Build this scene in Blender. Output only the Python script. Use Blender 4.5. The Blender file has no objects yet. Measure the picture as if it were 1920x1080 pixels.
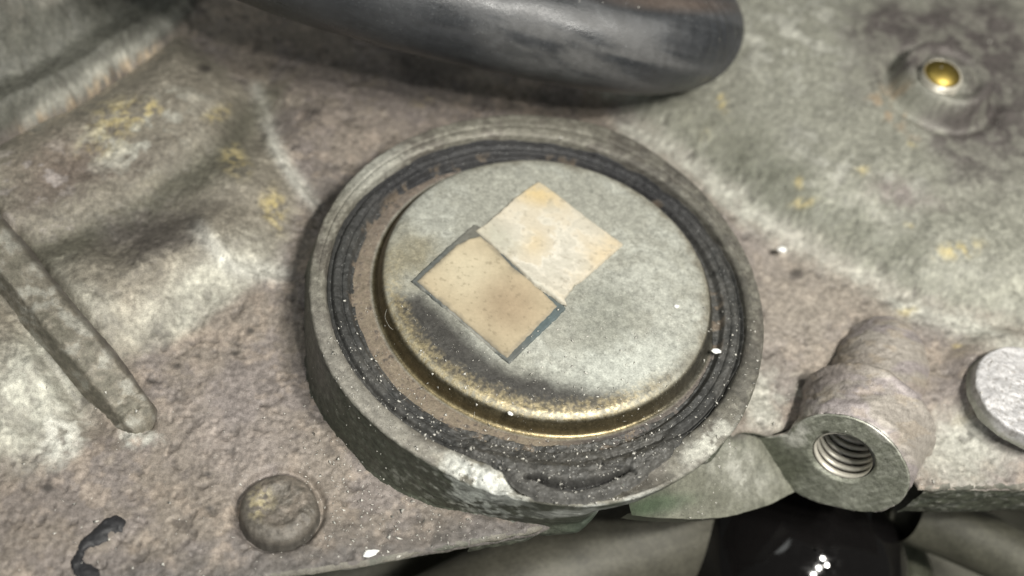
import bpy, math, random
import numpy as np

random.seed(7)
RNG = np.random.default_rng(11)
CM = 0.01                                   # the scene is authored in centimetres
scene = bpy.context.scene
COL = scene.collection

# ------------------------------------------------------------------ camera
HFOV = math.radians(50)
FOC = 1 / math.tan(HFOV / 2)
_n = np.array([0.133, 0.617, -0.776]); _n /= np.linalg.norm(_n)
_x = np.array([1.0, 0, 0]) - _n[0] * _n; _x /= np.linalg.norm(_x)
_y = np.array([_n[1] * _x[2] - _n[2] * _x[1], _n[2] * _x[0] - _n[0] * _x[2], _n[0] * _x[1] - _n[1] * _x[0]])
if _y[1] < 0: _y = -_y
M = np.array([_x, _y, _n])                  # (right, up, forward) of the camera -> world, centre of the cap at the origin
CCEN = np.array([0.43, 0.03, 17.34])
EYE = M @ (-CCEN)

cam_data = bpy.data.cameras.new('camera')
cam = bpy.data.objects.new('camera', cam_data)
COL.objects.link(cam)
from mathutils import Matrix, Vector
R_, U_, Fw = M[:, 0], M[:, 1], M[:, 2]
mw = Matrix.Identity(4)
for i in range(3):
    mw[i][0], mw[i][1], mw[i][2], mw[i][3] = R_[i], U_[i], -Fw[i], EYE[i] * CM
cam.matrix_world = mw
cam_data.sensor_width = 36
cam_data.angle = HFOV
cam_data.clip_start = 0.005
cam_data.clip_end = 20
cam_data.dof.use_dof = True
cam_data.dof.focus_distance = 16.1 * CM
cam_data.dof.aperture_fstop = 12.0
scene.camera = cam

# ------------------------------------------------------------------ world and lamps (a workshop, no sky)
world = bpy.data.worlds.new('World'); scene.world = world; world.use_nodes = True
bg = world.node_tree.nodes['Background']
bg.inputs[0].default_value = (0.93, 1.0, 0.95, 1); bg.inputs[1].default_value = 0.06

def area(name, loc, target, size, watts, color=(1, 1, 1)):
    d = bpy.data.lights.new(name, 'AREA'); d.shape = 'DISK'; d.size = size * CM; d.energy = watts; d.color = color
    o = bpy.data.objects.new(name, d); COL.objects.link(o)
    o.location = Vector(loc) * CM
    o.rotation_euler = (Vector(target) - Vector(loc)).to_track_quat('-Z', 'Y').to_euler()
    return o
for lx, ly, lz in ((10, -14, 29), (15, -12, 29), (13, -9, 32), (7, -17, 27)):          # a four-bulb work lamp
    area('work_lamp', (lx, ly, lz), (0, 0, 0), 1.9, 0.48, (1.0, 0.972, 0.905))
area('ceiling_lamp', (-22, 6, 46), (0, 0, 0), 26, 0.36, (0.97, 1.0, 0.96))
for k, (lx, ly, lz) in enumerate([(-8, -24, 13), (-3, -25, 15), (-12, -21, 17), (-6, -26, 20)]):
    d = bpy.data.lights.new('led', 'POINT'); d.energy = 0.13; d.shadow_soft_size = 0.7 * CM; d.color = (0.95, 0.98, 1)
    o = bpy.data.objects.new('led', d); COL.objects.link(o); o.location = Vector((lx, ly, lz)) * CM

vs = scene.view_settings
vs.view_transform = 'Standard'; vs.look = 'None'; vs.gamma = 1; vs.exposure = 0.0; vs.use_curve_mapping = False

# ------------------------------------------------------------------ projection helpers (photo pixel <-> casing coordinates)
def P(u, v, z=0.0):
    d = M @ np.array([(u - 960) / 960 / FOC, -(v - 540) / 960 / FOC, 1.0])
    return EYE + (z - EYE[2]) / d[2] * d
def Pv(u, v, z):
    d = np.stack([(u - 960) / 960 / FOC, -(v - 540) / 960 / FOC, np.ones_like(u)], -1) @ M.T
    t = (z - EYE[2]) / d[..., 2]
    return EYE + t[..., None] * d
def on_plane(u, v, p0, nn):
    d = M @ np.array([(u - 960) / 960 / FOC, -(v - 540) / 960 / FOC, 1.0])
    t = np.dot(np.asarray(p0) - EYE, nn) / np.dot(d, nn)
    return EYE + t * d
def proj(p):
    c = np.asarray(p) @ M + CCEN
    return 960 + 960 * FOC * c[..., 0] / c[..., 2], 540 - 960 * FOC * c[..., 1] / c[..., 2]

# ------------------------------------------------------------------ noise and mask helpers
def vnoise(x, y, seed=0):
    rng = np.random.default_rng(seed + 1000)
    T = rng.random((128, 128))
    xi = np.floor(x).astype(int); yi = np.floor(y).astype(int)
    fx = x - xi; fy = y - yi
    fx = fx * fx * fx * (fx * (fx * 6 - 15) + 10); fy = fy * fy * fy * (fy * (fy * 6 - 15) + 10)
    a = T[xi % 128, yi % 128]; b = T[(xi + 1) % 128, yi % 128]
    c = T[xi % 128, (yi + 1) % 128]; d = T[(xi + 1) % 128, (yi + 1) % 128]
    return (a * (1 - fx) + b * fx) * (1 - fy) + (c * (1 - fx) + d * fx) * fy
def fbm(x, y, scale, octv=4, seed=0, gain=0.5):
    """0..1 noise, feature size about 1/scale"""
    s = np.zeros_like(x, dtype=float); amp = 1.0; tot = 0
    ang = 0.5
    for o in range(octv):
        ca, sa = math.cos(ang + o * 1.1), math.sin(ang + o * 1.1)
        s += amp * vnoise((x * ca - y * sa) * scale + 17.3 * o, (x * sa + y * ca) * scale + 9.1 * o, seed * 31 + o)
        tot += amp; amp *= gain; scale *= 2.03
    return s / tot
def ss(a, b, x):
    t = np.clip((x - a) / (b - a), 0, 1)
    return t * t * (3 - 2 * t)
def blob(u, v, cx, cy, rx, ry, ang=0.0, soft=0.6):
    a = math.radians(ang); ca, sa = math.cos(a), math.sin(a)
    dx, dy = u - cx, v - cy
    d = np.sqrt(((dx * ca + dy * sa) / rx) ** 2 + ((-dx * sa + dy * ca) / ry) ** 2)
    return 1 - ss(1 - soft, 1 + soft * 0.5, d)
def line_dist(u, v, pts):
    """distance to a polyline, and the parameter 0..1 along it"""
    best = np.full(np.shape(u), 1e9); par = np.zeros(np.shape(u))
    seg = [math.dist(pts[i], pts[i + 1]) for i in range(len(pts) - 1)]; tot = sum(seg); acc = 0
    for i in range(len(pts) - 1):
        ax, ay = pts[i]; bx, by = pts[i + 1]; dx, dy = bx - ax, by - ay
        t = np.clip(((u - ax) * dx + (v - ay) * dy) / (dx * dx + dy * dy), 0, 1)
        d = np.hypot(u - ax - t * dx, v - ay - t * dy)
        m = d < best
        best = np.where(m, d, best); par = np.where(m, (acc + t * seg[i]) / tot, par); acc += seg[i]
    return best, par
def poly_sd(u, v, pts):
    """signed distance to a closed polygon, positive inside"""
    d, _ = line_dist(u, v, list(pts) + [pts[0]])
    ins = np.zeros(np.shape(u), bool)
    n = len(pts); j = n - 1
    for i in range(n):
        xi, yi = pts[i]; xj, yj = pts[j]
        if yi != yj:
            c = ((yi > v) != (yj > v)) & (u < (xj - xi) * (v - yi) / (yj - yi) + xi)
            ins ^= c
        j = i
    return np.where(ins, d, -d)
def mix(c, col, m):
    return c * (1 - m[..., None]) + np.asarray(col) * m[..., None]

# ------------------------------------------------------------------ mesh helpers
def make_obj(name, co, faces, mat, parent=None, col=None, met=None, rgh=None, smooth=True):
    me = bpy.data.meshes.new(name)
    co = np.asarray(co, dtype=np.float64).reshape(-1, 3)
    faces = np.asarray(faces)
    me.vertices.add(len(co)); me.vertices.foreach_set('co', (co * CM).astype(np.float32).ravel())
    k = faces.shape[1]
    me.loops.add(faces.size); me.loops.foreach_set('vertex_index', faces.astype(np.int32).ravel())
    me.polygons.add(len(faces))
    me.polygons.foreach_set('loop_start', np.arange(0, faces.size, k, dtype=np.int32))
    me.polygons.foreach_set('loop_total', np.full(len(faces), k, dtype=np.int32))
    me.update(calc_edges=True); me.validate()
    if smooth: me.shade_smooth()
    n = len(me.vertices)
    if col is not None:
        c = np.ones((n, 4), np.float32); c[:, :3] = np.clip(np.asarray(col).reshape(-1, 3), 0.002, 0.95)
        a = me.color_attributes.new('Col', 'FLOAT_COLOR', 'POINT'); a.data.foreach_set('color', c.ravel())
    for nm, arr in (('Met', met), ('Rgh', rgh)):
        if arr is not None:
            a = me.attributes.new(nm, 'FLOAT', 'POINT')
            a.data.foreach_set('value', np.broadcast_to(np.asarray(arr, np.float32).ravel() if np.ndim(arr) else np.float32(arr), (n,)).astype(np.float32).copy())
    me.materials.append(mat)
    o = bpy.data.objects.new(name, me); COL.objects.link(o)
    if parent is not None: o.parent = parent
    return o
def grid_faces(nu, nv, wrap=False, keep=None):
    """rows nu, columns nv; wrap closes the rows direction"""
    i = np.arange(nu if wrap else nu - 1); j = np.arange(nv - 1)
    I, J = np.meshgrid(i, j, indexing='ij'); I2 = (I + 1) % nu
    f = np.stack([I * nv + J, I2 * nv + J, I2 * nv + J + 1, I * nv + J + 1], -1)
    if keep is not None:
        k = keep[I, J] & keep[I2, J] & keep[I2, J + 1] & keep[I, J + 1]; f = f[k]
    return f.reshape(-1, 4)
def empty(name, loc=(0, 0, 0)):
    o = bpy.data.objects.new(name, None); COL.objects.link(o); o.empty_display_size = 0.005
    return o
def tag(o, label, cat, group=None, kind=None):
    if label: o['label'] = label
    if cat: o['category'] = cat
    if group: o['group'] = group
    if kind: o['kind'] = kind
    return o
def lathe(prof, nth, fn=None):
    """prof: (k,2) r,z -> positions (nth,k,3) before fn(r,z,th) tweaks"""
    th = np.linspace(0, 2 * np.pi, nth, endpoint=False)
    r = np.broadcast_to(prof[:, 0], (nth, len(prof))).copy(); z = np.broadcast_to(prof[:, 1], (nth, len(prof))).copy()
    T = np.broadcast_to(th[:, None], r.shape)
    if fn: r, z = fn(r, z, T)
    return np.stack([r * np.cos(T), r * np.sin(T), z], -1), T, r
def resample(pts, step):
    pts = np.asarray(pts, float); out = [pts[0]]
    for a, b in zip(pts[:-1], pts[1:]):
        k = max(1, int(np.ceil(np.linalg.norm(b - a) / step)))
        for i in range(1, k + 1): out.append(a + (b - a) * i / k)
    return np.array(out)
def round_profile(pts, rad, step):
    """polyline with its inner corners rounded by rad (list or number)"""
    pts = [np.asarray(p, float) for p in pts]; out = [pts[0]]
    for i in range(1, len(pts) - 1):
        r = rad[i] if isinstance(rad, (list, tuple)) else rad
        p, a, b = pts[i], pts[i - 1], pts[i + 1]
        la, lb = np.linalg.norm(a - p), np.linalg.norm(b - p)
        q = min(r, la * 0.48, lb * 0.48)
        p0 = p + (a - p) / la * q; p1 = p + (b - p) / lb * q
        for t in np.linspace(0, 1, 9): out.append((1 - t) ** 2 * p0 + 2 * t * (1 - t) * p + t * t * p1)
    out.append(pts[-1])
    return resample(np.array(out), step)
def tube(path, rad, nseg, radial=None):
    """swept tube along path (n,3)"""
    path = np.asarray(path, float); n = len(path)
    tg = np.gradient(path, axis=0); tg /= np.linalg.norm(tg, axis=1)[:, None]
    up = np.array([0.0, 0.0, 1.0]); 
    if abs(np.dot(up, tg[0])) > 0.9: up = np.array([1.0, 0, 0])
    a = np.cross(tg[0], up); a /= np.linalg.norm(a); fr = []
    for t in tg:
        a = a - np.dot(a, t) * t; a /= np.linalg.norm(a); fr.append((a, np.cross(t, a)))
    ph = np.linspace(0, 2 * np.pi, nseg, endpoint=False)
    rad = np.broadcast_to(rad, (n,))
    co = np.zeros((nseg, n, 3))
    for i in range(n):
        r = rad[i] if radial is None else rad[i] * radial(i, ph)
        co[:, i] = path[i] + (np.cos(ph) * r)[:, None] * fr[i][0] + (np.sin(ph) * r)[:, None] * fr[i][1]
    return co
def smooth_path(pts, n):
    pts = np.asarray(pts, float)
    k = len(pts); ext = np.vstack([2 * pts[0] - pts[1], pts, 2 * pts[-1] - pts[-2]]); out = []
    for s in np.linspace(0, k - 1 - 1e-6, n):
        i = int(s); t = s - i; p0, p1, p2, p3 = ext[i:i + 4]
        out.append(0.5 * (2 * p1 + (p2 - p0) * t + (2 * p0 - 5 * p1 + 4 * p2 - p3) * t * t + (3 * p1 - p0 - 3 * p2 + p3) * t ** 3))
    return np.array(out)

# ------------------------------------------------------------------ materials
def surface(name, bump=0.35, fine=34.0, vary=0.35, color=None, rough=0.6, metal=0.0, spec=0.4, aniso=(1, 1, 1), speck=None, coat=0.0):
    """vertex stain colours (or one colour) broken up by two scales of noise, with fine relief"""
    m = bpy.data.materials.new(name); m.use_nodes = True; nt = m.node_tree; N = nt.nodes; L = nt.links
    b = N['Principled BSDF']; b.inputs['Specular IOR Level'].default_value = spec
    tc = N.new('ShaderNodeTexCoord'); mp = N.new('ShaderNodeMapping'); mp.inputs['Scale'].default_value = (100 * aniso[0], 100 * aniso[1], 100 * aniso[2])
    L.new(tc.outputs['Object'], mp.inputs[0])
    def noise(sc, det, ro=0.55):
        t = N.new('ShaderNodeTexNoise'); t.inputs['Scale'].default_value = sc; t.inputs['Detail'].default_value = det; t.inputs['Roughness'].default_value = ro
        L.new(mp.outputs[0], t.inputs['Vector']); return t
    n1 = noise(fine, 3, 0.65); n2 = noise(fine * 0.2, 4, 0.6)
    def mth(op, a, bb, c=None):
        t = N.new('ShaderNodeMath'); t.operation = op
        for k, vv in enumerate((a, bb, c)):
            if vv is None: continue
            if isinstance(vv, (int, float)): t.inputs[k].default_value = vv
            else: L.new(vv, t.inputs[k])
        return t.outputs[0]
    s = mth('ADD', mth('MULTIPLY', n1.outputs['Fac'], 0.6), mth('MULTIPLY', n2.outputs['Fac'], 0.4))
    fac = mth('MULTIPLY_ADD', mth('SUBTRACT', s, 0.5), vary * 4.0, 1.0)
    fac = mth('MAXIMUM', fac, 0.15)
    mul = N.new('ShaderNodeVectorMath'); mul.operation = 'SCALE'
    if color is None:
        at = N.new('ShaderNodeAttribute'); at.attribute_name = 'Col'; L.new(at.outputs['Color'], mul.inputs[0])
        am = N.new('ShaderNodeAttribute'); am.attribute_name = 'Met'; L.new(am.outputs['Fac'], b.inputs['Metallic'])
        ar = N.new('ShaderNodeAttribute'); ar.attribute_name = 'Rgh'
        L.new(mth('MULTIPLY_ADD', mth('SUBTRACT', n1.outputs['Fac'], 0.5), 0.35, ar.outputs['Fac']), b.inputs['Roughness'])
    else:
        mul.inputs[0].default_value = color; b.inputs['Metallic'].default_value = metal
        L.new(mth('MULTIPLY_ADD', mth('SUBTRACT', n1.outputs['Fac'], 0.5), 0.3, rough), b.inputs['Roughness'])
    L.new(fac, mul.inputs['Scale'])
    out = mul.outputs[0]
    if speck:                                    # pale dust grains lying on the surface
        sc, thr, scol = speck
        vo = N.new('ShaderNodeTexVoronoi'); vo.inputs['Scale'].default_value = sc; L.new(mp.outputs[0], vo.inputs['Vector'])
        big = noise(1.3, 2)
        g = mth('LESS_THAN', vo.outputs['Distance'], mth('MULTIPLY', thr, mth('MULTIPLY', big.outputs['Fac'], 2.0)))
        cs = N.new('ShaderNodeSeparateColor'); L.new(vo.outputs['Color'], cs.inputs[0])
        g = mth('MULTIPLY', g, mth('GREATER_THAN', cs.outputs[0], 0.55))
        mx = N.new('ShaderNodeMix'); mx.data_type = 'RGBA'; L.new(g, mx.inputs['Factor']); L.new(out, mx.inputs['A']); mx.inputs['B'].default_value = (*scol, 1)
        out = mx.outputs['Result']
    L.new(out, b.inputs['Base Color'])
    if coat: b.inputs['Coat Weight'].default_value = coat; b.inputs['Coat Roughness'].default_value = 0.12
    bp = N.new('ShaderNodeBump'); bp.inputs['Strength'].default_value = bump; bp.inputs['Distance'].default_value = 0.0003
    L.new(s, bp.inputs['Height']); L.new(bp.outputs[0], b.inputs['Normal'])
    return m
MAT = {
    'cast': surface('cast_alloy', bump=0.42, fine=60, vary=0.66, spec=0.45),
    'plated': surface('plated_steel', bump=0.25, fine=42, vary=0.55, spec=0.5, speck=(26, 0.10, (0.55, 0.53, 0.45))),
    'rubber': surface('rubber', bump=0.4, fine=36, vary=0.6, spec=0.35, speck=(20, 0.11, (0.42, 0.42, 0.40))),
    'paper': surface('sticker_paper', bump=0.12, fine=18, vary=0.12, spec=0.3, speck=(24, 0.085, (0.16, 0.13, 0.09))),
    'hose': surface('hose_rubber', bump=0.3, fine=30, vary=0.3, spec=0.5, speck=(20, 0.11, (0.24, 0.25, 0.25))),
    'thread': surface('cut_thread', bump=0.15, fine=30, vary=0.22, color=(0.56, 0.53, 0.45), rough=0.40, metal=0.4),
    'machined': surface('machined_thread', bump=0.1, fine=30, vary=0.2),
    'brass': surface('brass', bump=0.05, fine=20, vary=0.12, color=(0.36, 0.27, 0.075), rough=0.48, metal=1.0),
    'grit': surface('white_grit', bump=0.3, fine=30, vary=0.1, color=(0.85, 0.85, 0.82), rough=0.5),
    'orange': surface('orange_grit', bump=0.3, fine=30, vary=0.1, color=(0.6, 0.26, 0.03), rough=0.5),
    'dust': surface('dust', bump=0.1, fine=30, vary=0.2, color=(0.66, 0.64, 0.58), rough=0.7),
    'tar': surface('tar', bump=0.5, fine=20, vary=0.3, color=(0.022, 0.022, 0.024), rough=0.55),
    'gloss': surface('gloss_black', bump=0.0, fine=6, vary=0.15, color=(0.006, 0.0055, 0.0055), rough=0.07, spec=0.5),
    'fibre': surface('fibre', bump=0.0, fine=20, vary=0.1, color=(0.4, 0.39, 0.35), rough=0.6),
}

# albedo tones
BROWN = np.array((0.232, 0.200, 0.168)); MAUVE = np.array((0.200, 0.175, 0.162)); GREY = np.array((0.270, 0.268, 0.225))
PALE = np.array((0.46, 0.455, 0.40)); CHALK = np.array((0.68, 0.67, 0.60)); DARK = np.array((0.070, 0.062, 0.056))
GREEN = np.array((0.115, 0.125, 0.092)); YELL = np.array((0.55, 0.45, 0.20)); TAN = np.array((0.37, 0.30, 0.215)); RUST = np.array((0.20, 0.11, 0.05))

# ================================================================== the casing
BASE = -1.0
casing = tag(empty('engine_casing'), 'weathered grey-brown cast alloy engine casing with ribs and a round raised collar', 'engine casing')

WALL_TOP = {}
def build_casing_wall():
    du = 2.9
    us = np.arange(-330, 2480, du); vs_ = np.arange(-260, 1330, du)
    U0, V0 = np.meshgrid(us, vs_, indexing='ij')
    XY = Pv(U0, V0, np.full(U0.shape, BASE)); X, Y = XY[..., 0], XY[..., 1]
    def W(pts, z=BASE): return [tuple(P(a, b, z)[:2]) for a, b in pts]
    Z = np.full(X.shape, BASE)
    wob = (fbm(X, Y, 0.9, 3, 3) - 0.5)
    # --- swelling, upper right
    lineA = W([(700, -120), (1040, 120), (1200, 242), (1300, 318), (1400, 402), (1550, 492), (1700, 572), (1920, 655), (2300, 760)])
    far = W([(2300, -400), (1200, -500), (500, -400)])
    sdA = poly_sd(X, Y, lineA + far) + wob * 0.25
    dA = np.clip(sdA, 0, None)
    fil = 0.18
    riseA = 1.25 * (1 - np.exp(-np.sqrt(dA * dA + fil * fil) / 1.5 + fil / 1.5))
    riseA *= 1 - 0.8 * blob(U0, V0, 850, -60, 420, 220, 10, 0.9)
    Z += riseA
    # --- slab with a step, upper left
    crev = [(-400, 430), (0, 258), (80, 212), (170, 163), (240, 118), (330, 60), (450, -60), (560, -200)]
    cW = W(crev); sdE = poly_sd(X, Y, cW + W([(300, -500), (-700, -500), (-700, 400)])) + wob * 0.12
    step = 0.42 * ss(-0.02, 0.34, sdE) + 1.25 * ss(0.70, 1.9, sdE) - 0.10 * np.exp(-((sdE - 0.75) / 0.35) ** 2)
    Z += step
    dc, pc = line_dist(X, Y, cW)
    Z -= 0.95 * np.exp(-((sdE + 0.09) / 0.12) ** 2) * ss(0.62, 0.30, pc)
    # --- mound, left
    md = W([(-420, 330), (0, 262), (200, 140), (330, 60), (430, 120), (492, 190), (535, 290), (582, 372), (560, 450), (520, 520), (400, 592), (250, 690), (150, 790), (30, 872), (-420, 960)])
    sdM = poly_sd(X, Y, md) + wob * 0.2
    Z += 0.55 * ss(-0.12, 1.3, sdM)
    # ridge edges on the mound
    for pts, h, w in (([(480, 170), (497, 215), (520, 280), (550, 330), (586, 378)], 0.09, 0.10), ([(375, 430), (410, 470), (440, 500), (515, 512)], 0.07, 0.12)):
        d, p = line_dist(X, Y, W(pts, BASE + 0.3)); Z += h * np.exp(-(d / w) ** 2)
    # trough across the mound
    for pts, dep, w in (([(-60, 500), (60, 462), (200, 425), (300, 375), (420, 285), (500, 190)], 0.26, 0.50), ([(230, 470), (330, 415), (420, 385)], 0.20, 0.40)):
        d, p = line_dist(X, Y, W(pts, BASE + 0.3)); Z -= dep * np.exp(-(d / w) ** 2)
    # --- gutters beside the slanted rib, left
    d, p = line_dist(X, Y, W([(-200, 200), (30, 468), (130, 590), (228, 715), (266, 768)], BASE + 0.35)); Z -= 0.42 * np.exp(-(d / 0.14) ** 2) * (1 - .7 * ss(.93, 1, p))
    d, p = line_dist(X, Y, W([(-200, 320), (0, 565), (110, 700), (200, 805)], BASE + 0.3)); Z -= 0.15 * np.exp(-(d / 0.16) ** 2) * (1 - .7 * ss(.93, 1, p))
    # --- plug boss, upper right
    pb = P(1776, 143, 0.45)[:2]; d = np.hypot(X - pb[0], Y - pb[1])
    boss = 0.42 * (1 - ss(0.80, 1.04, d + wob * 0.12)); Z = Z + boss - 0.14 * np.exp(-((d - 1.10) / 0.14) ** 2)
    Z -= 0.09 * np.exp(-((d - 0.56) / 0.09) ** 2)
    # --- fillet round the big collar
    rr = np.hypot(X, Y)
    Z += 0.08 * np.exp(-np.clip(rr - 3.8, 0, None) / 0.12) * (Y > -1.0)
    # --- facet between the collar and the threaded boss
    Z -= 0.55 * blob(U0, V0, 1330, 905, 130, 70, -15, 0.8)
    # low saddle toward the right pad
    pad = P(1928, 742, BASE + 0.25)[:2]; d = np.hypot(X - pad[0], Y - pad[1])
    Z += 0.22 * (1 - ss(1.0, 1.45, d))
    Z += 0.30 * blob(U0, V0, 1830, 640, 260, 150, 15, 0.9)
    # --- casting relief
    smooth_zone = np.clip(ss(0.1, 0.8, sdA) + 0.7 * ss(0.0, 0.5, sdM) + 0.8 * ss(0.1, 0.4, sdE), 0, 1)
    rough = 1 - 0.55 * smooth_zone
    Z += (fbm(X, Y, 0.55, 3, 5) - 0.5) * 0.22 + (fbm(X, Y, 2.2, 3, 6) - 0.5) * 0.06
    Z += ((fbm(X, Y, 15.0, 2, 7, 0.65) - 0.5) * 0.032) * rough
    rb = P(523, 946, BASE + .14)[:2]; d = np.hypot(X - rb[0], Y - rb[1]); Z -= .12 * np.exp(-((d - .60) / .06) ** 2)
    pits = fbm(X, Y, 5.5, 3, 8, 0.5); Z -= 0.03 * ss(0.64, 0.76, pits) * rough
    # --- lower edge
    edge = W([(-500, 1290), (250, 1135), (552, 1080), (660, 1066), (769, 1043), (904, 1021), (1000, 1002), (1030, 990), (1050, 965), (1120, 930), (1210, 895), (1300, 862), (1385, 808), (1400, 806), (1445, 812), (1520, 785), (1600, 790), (1690, 850), (1722, 918), (1920, 915), (2700, 890)])
    eloop = edge + W([(3000, -500), (-900, -500)]); sd0 = poly_sd(X, Y, eloop)
    sdL = sd0 + 0 * (fbm(X, Y, 2.0, 3, 12) - 0.5) * 0.03
    d, pe = line_dist(X, Y, edge)
    thick = np.where(U0 > 1480, 1.15, np.where(U0 < 860, 0.32, 0.45))
    out = np.clip(-sdL, 0, None)
    Z -= 0.06 * ss(0.10, -0.02, sdL)
    Z -= 0.03 * np.clip(out / 0.03, 0, 1)
    ep = 0.01; g1 = (poly_sd(X + ep, Y, eloop) - sd0) / ep; g2 = (poly_sd(X, Y + ep, eloop) - sd0) / ep
    near = (out > 0) & (out < 0.075)
    X = np.where(near, X + g1 * out, X); Y = np.where(near, Y + g2 * out, Y)      # bring the outermost row onto the edge
    keep = out < 0.075
    WALL_TOP.update(us=us, vs=vs_, Z=Z, edge=edge)
    co = np.stack([X, Y, Z], -1)

    # ---------------- stains and some painted shade, placed where the photo shows them
    u, v = proj(co)
    f1 = fbm(X, Y, 1.3, 5, 20, 0.6); f2 = fbm(X, Y, 3.6, 4, 21, 0.6); f3 = fbm(X, Y, 9.0, 3, 22, 0.6); f4 = fbm(X, Y, 0.5, 3, 23)
    f5 = fbm(X, Y, 20.0, 2, 24)
    du_, dv_ = (f1 - 0.5) * 120 + (f2 - 0.5) * 60, (f4 - 0.5) * 80 + (f3 - 0.5) * 40
    uu, vv = u + du_, v + dv_
    c = np.broadcast_to(BROWN, co.shape).copy()
    c = mix(c, MAUVE * 1.05, ss(0.42, 0.62, f1) * 0.8)
    c = mix(c, (0.30, 0.25, 0.205), ss(0.52, 0.70, f2) * 0.6)
    # clean grey-green swelling
    mA = ss(-0.1, 0.35, sdA + (f2 - 0.5) * 0.4)
    c = mix(c, GREY * 0.98, mA)
    c = mix(c, GREY * 0.78, mA * ss(0.5, 0.68, f1) * 0.7)
    c = mix(c, PALE * 0.72, mA * ss(0.50, 0.64, f1 * 0.5 + f2 * 0.5) * blob(uu, vv, 1660, 290, 220, 140, 20, 0.9))
    c = mix(c, PALE, mA * ss(0.47, 0.60, f2) * blob(uu, vv, 1500, 70, 130, 110, 20, 0.8) * 0.9)
    c = mix(c, (0.140, 0.143, 0.112), mA * blob(uu, vv, 1480, 380, 300, 66, 30, .8) * .8)  # olive grime together with painted shade at the foot of the slope
    c = mix(c, (0.19, 0.19, 0.15), mA * blob(uu, vv, 1320, 240, 120, 60, 35, .9) * .7)
    # pale worn foot of the swelling
    d, p = line_dist(uu * 0.4 + u * 0.6, vv * 0.4 + v * 0.6, [(1175, 240), (1300, 325), (1400, 405), (1550, 500), (1700, 580), (1920, 660)])
    c = mix(c, PALE * 0.95, np.exp(-(d / 25) ** 2) * (0.72 + 0.28 * ss(0.4, 0.6, f2)) * 0.95)
    # dark grime by the plug and in the corner
    g = np.clip(blob(uu, vv, 1850, 170, 130, 190, 0, 0.7) + blob(uu, vv, 1640, 90, 60, 90, 30, 0.8) * 0.6 + blob(uu, vv, 1760, 70, 130, 60, 0, 0.6) * 0.9, 0, 1)
    c = mix(c, (0.115, 0.102, 0.096), g * (0.55 + 0.45 * ss(0.35, 0.55, f2)))
    c = mix(c, GREY * 0.8, blob(u + du_ * .2, v + dv_ * .2, 1768, 160, 66, 50, 0, 0.6) * 0.9)
    c = mix(c, (0.17, 0.14, 0.135), blob(uu, vv, 1690, 350, 70, 28, 10, 0.9) * 0.7)
    c = mix(c, TAN, blob(uu, vv, 1690, 190, 36, 60, -20, 0.8) * ss(0.45, 0.6, f2))
    # left mound: tan-grey with pale patches
    mM = ss(-0.05, 0.3, sdM + (f2 - 0.5) * 0.3)
    c = mix(c, (0.245, 0.222, 0.180), mM)
    pale_zone = np.clip(blob(uu * .5 + u * .5, vv * .5 + v * .5, 400, 545, 165, 80, -32, 0.6) + blob(uu, vv, 140, 545, 150, 60, 30, 0.8) * 0.7, 0, 1) * ss(-0.05, 0.15, sdM)
    c = mix(c, (0.345, 0.335, 0.285), pale_zone * (0.75 + 0.25 * ss(0.4, 0.6, f2)))
    pale_zone2 = blob(uu * .5 + u * .5, vv * .5 + v * .5, 60, 745, 110, 135, 15, 0.55)
    c = mix(c, (0.36, 0.355, 0.305), pale_zone2 * (0.7 + 0.3 * ss(0.4, 0.6, f2)))
    c = mix(c, CHALK * 0.9, blob(uu, vv, 120, 815, 45, 40, 0, 0.8) * ss(0.4, 0.55, f2))
    c = mix(c, CHALK * 0.75, blob(uu, vv, 262, 806, 40, 18, 10, 0.9) * ss(0.35, 0.5, f2))
    for pts, w, a in (([(480, 170), (497, 215), (520, 280), (550, 330), (590, 378)], 13, 0.75), ([(370, 425), (410, 470), (440, 500), (525, 510)], 18, 0.65)):
        d, p = line_dist(u + du_ * .12, v + dv_ * .12, pts); c = mix(c, CHALK * 0.9, np.exp(-(d / w) ** 2) * a)
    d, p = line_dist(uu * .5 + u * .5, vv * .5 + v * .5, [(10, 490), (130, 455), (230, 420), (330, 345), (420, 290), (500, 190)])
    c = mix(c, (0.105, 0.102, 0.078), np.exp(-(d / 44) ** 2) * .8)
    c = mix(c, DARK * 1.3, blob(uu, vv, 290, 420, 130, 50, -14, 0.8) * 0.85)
    c = mix(c, (0.12, 0.10, 0.09), blob(uu, vv, 130, 330, 150, 40, -25, .9) * .5)
    c = mix(c, (0.20, 0.15, 0.125), blob(uu, vv, 110, 300, 120, 60, -20, 0.8) * 0.5)
    c = mix(c, (0.36, 0.33, 0.32), ss(0.5, 0.62, f2) * blob(uu, vv, 60, 340, 110, 90, 0, 0.8) * 0.6)
    c = mix(c, PALE * 0.9, ss(0.46, 0.6, f2) * blob(uu, vv, 270, 235, 130, 70, -20, 0.8) * 0.7)
    c = mix(c, c * (.55 + .9 * f2)[..., None], mM * .9)
    # yellowish deposits
    for (cx, cy, rx, ry, a) in ((225, 215, 60, 35, .9), (275, 205, 30, 20, .9), (410, 215, 25, 15, .7), (440, 300, 25, 35, .7), (520, 390, 22, 42, 1), (150, 80, 60, 30, .5), (60, 165, 30, 12, .6), (190, 270, 60, 28, .5),
                                (1355, 195, 12, 28, .8), (1322, 255, 10, 16, .5), (1612, 320, 14, 10, .7), (1500, 345, 10, 12, .7), (1507, 382, 26, 12, .7), (1795, 470, 46, 18, .9), (1703, 425, 12, 8, .7), (1700, 268, 10, 8, .7), (1702, 590, 24, 10, .7), (1795, 660, 14, 10, .7), (790, 185, 24, 10, .7), (1810, 790, 30, 12, .5)):
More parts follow.
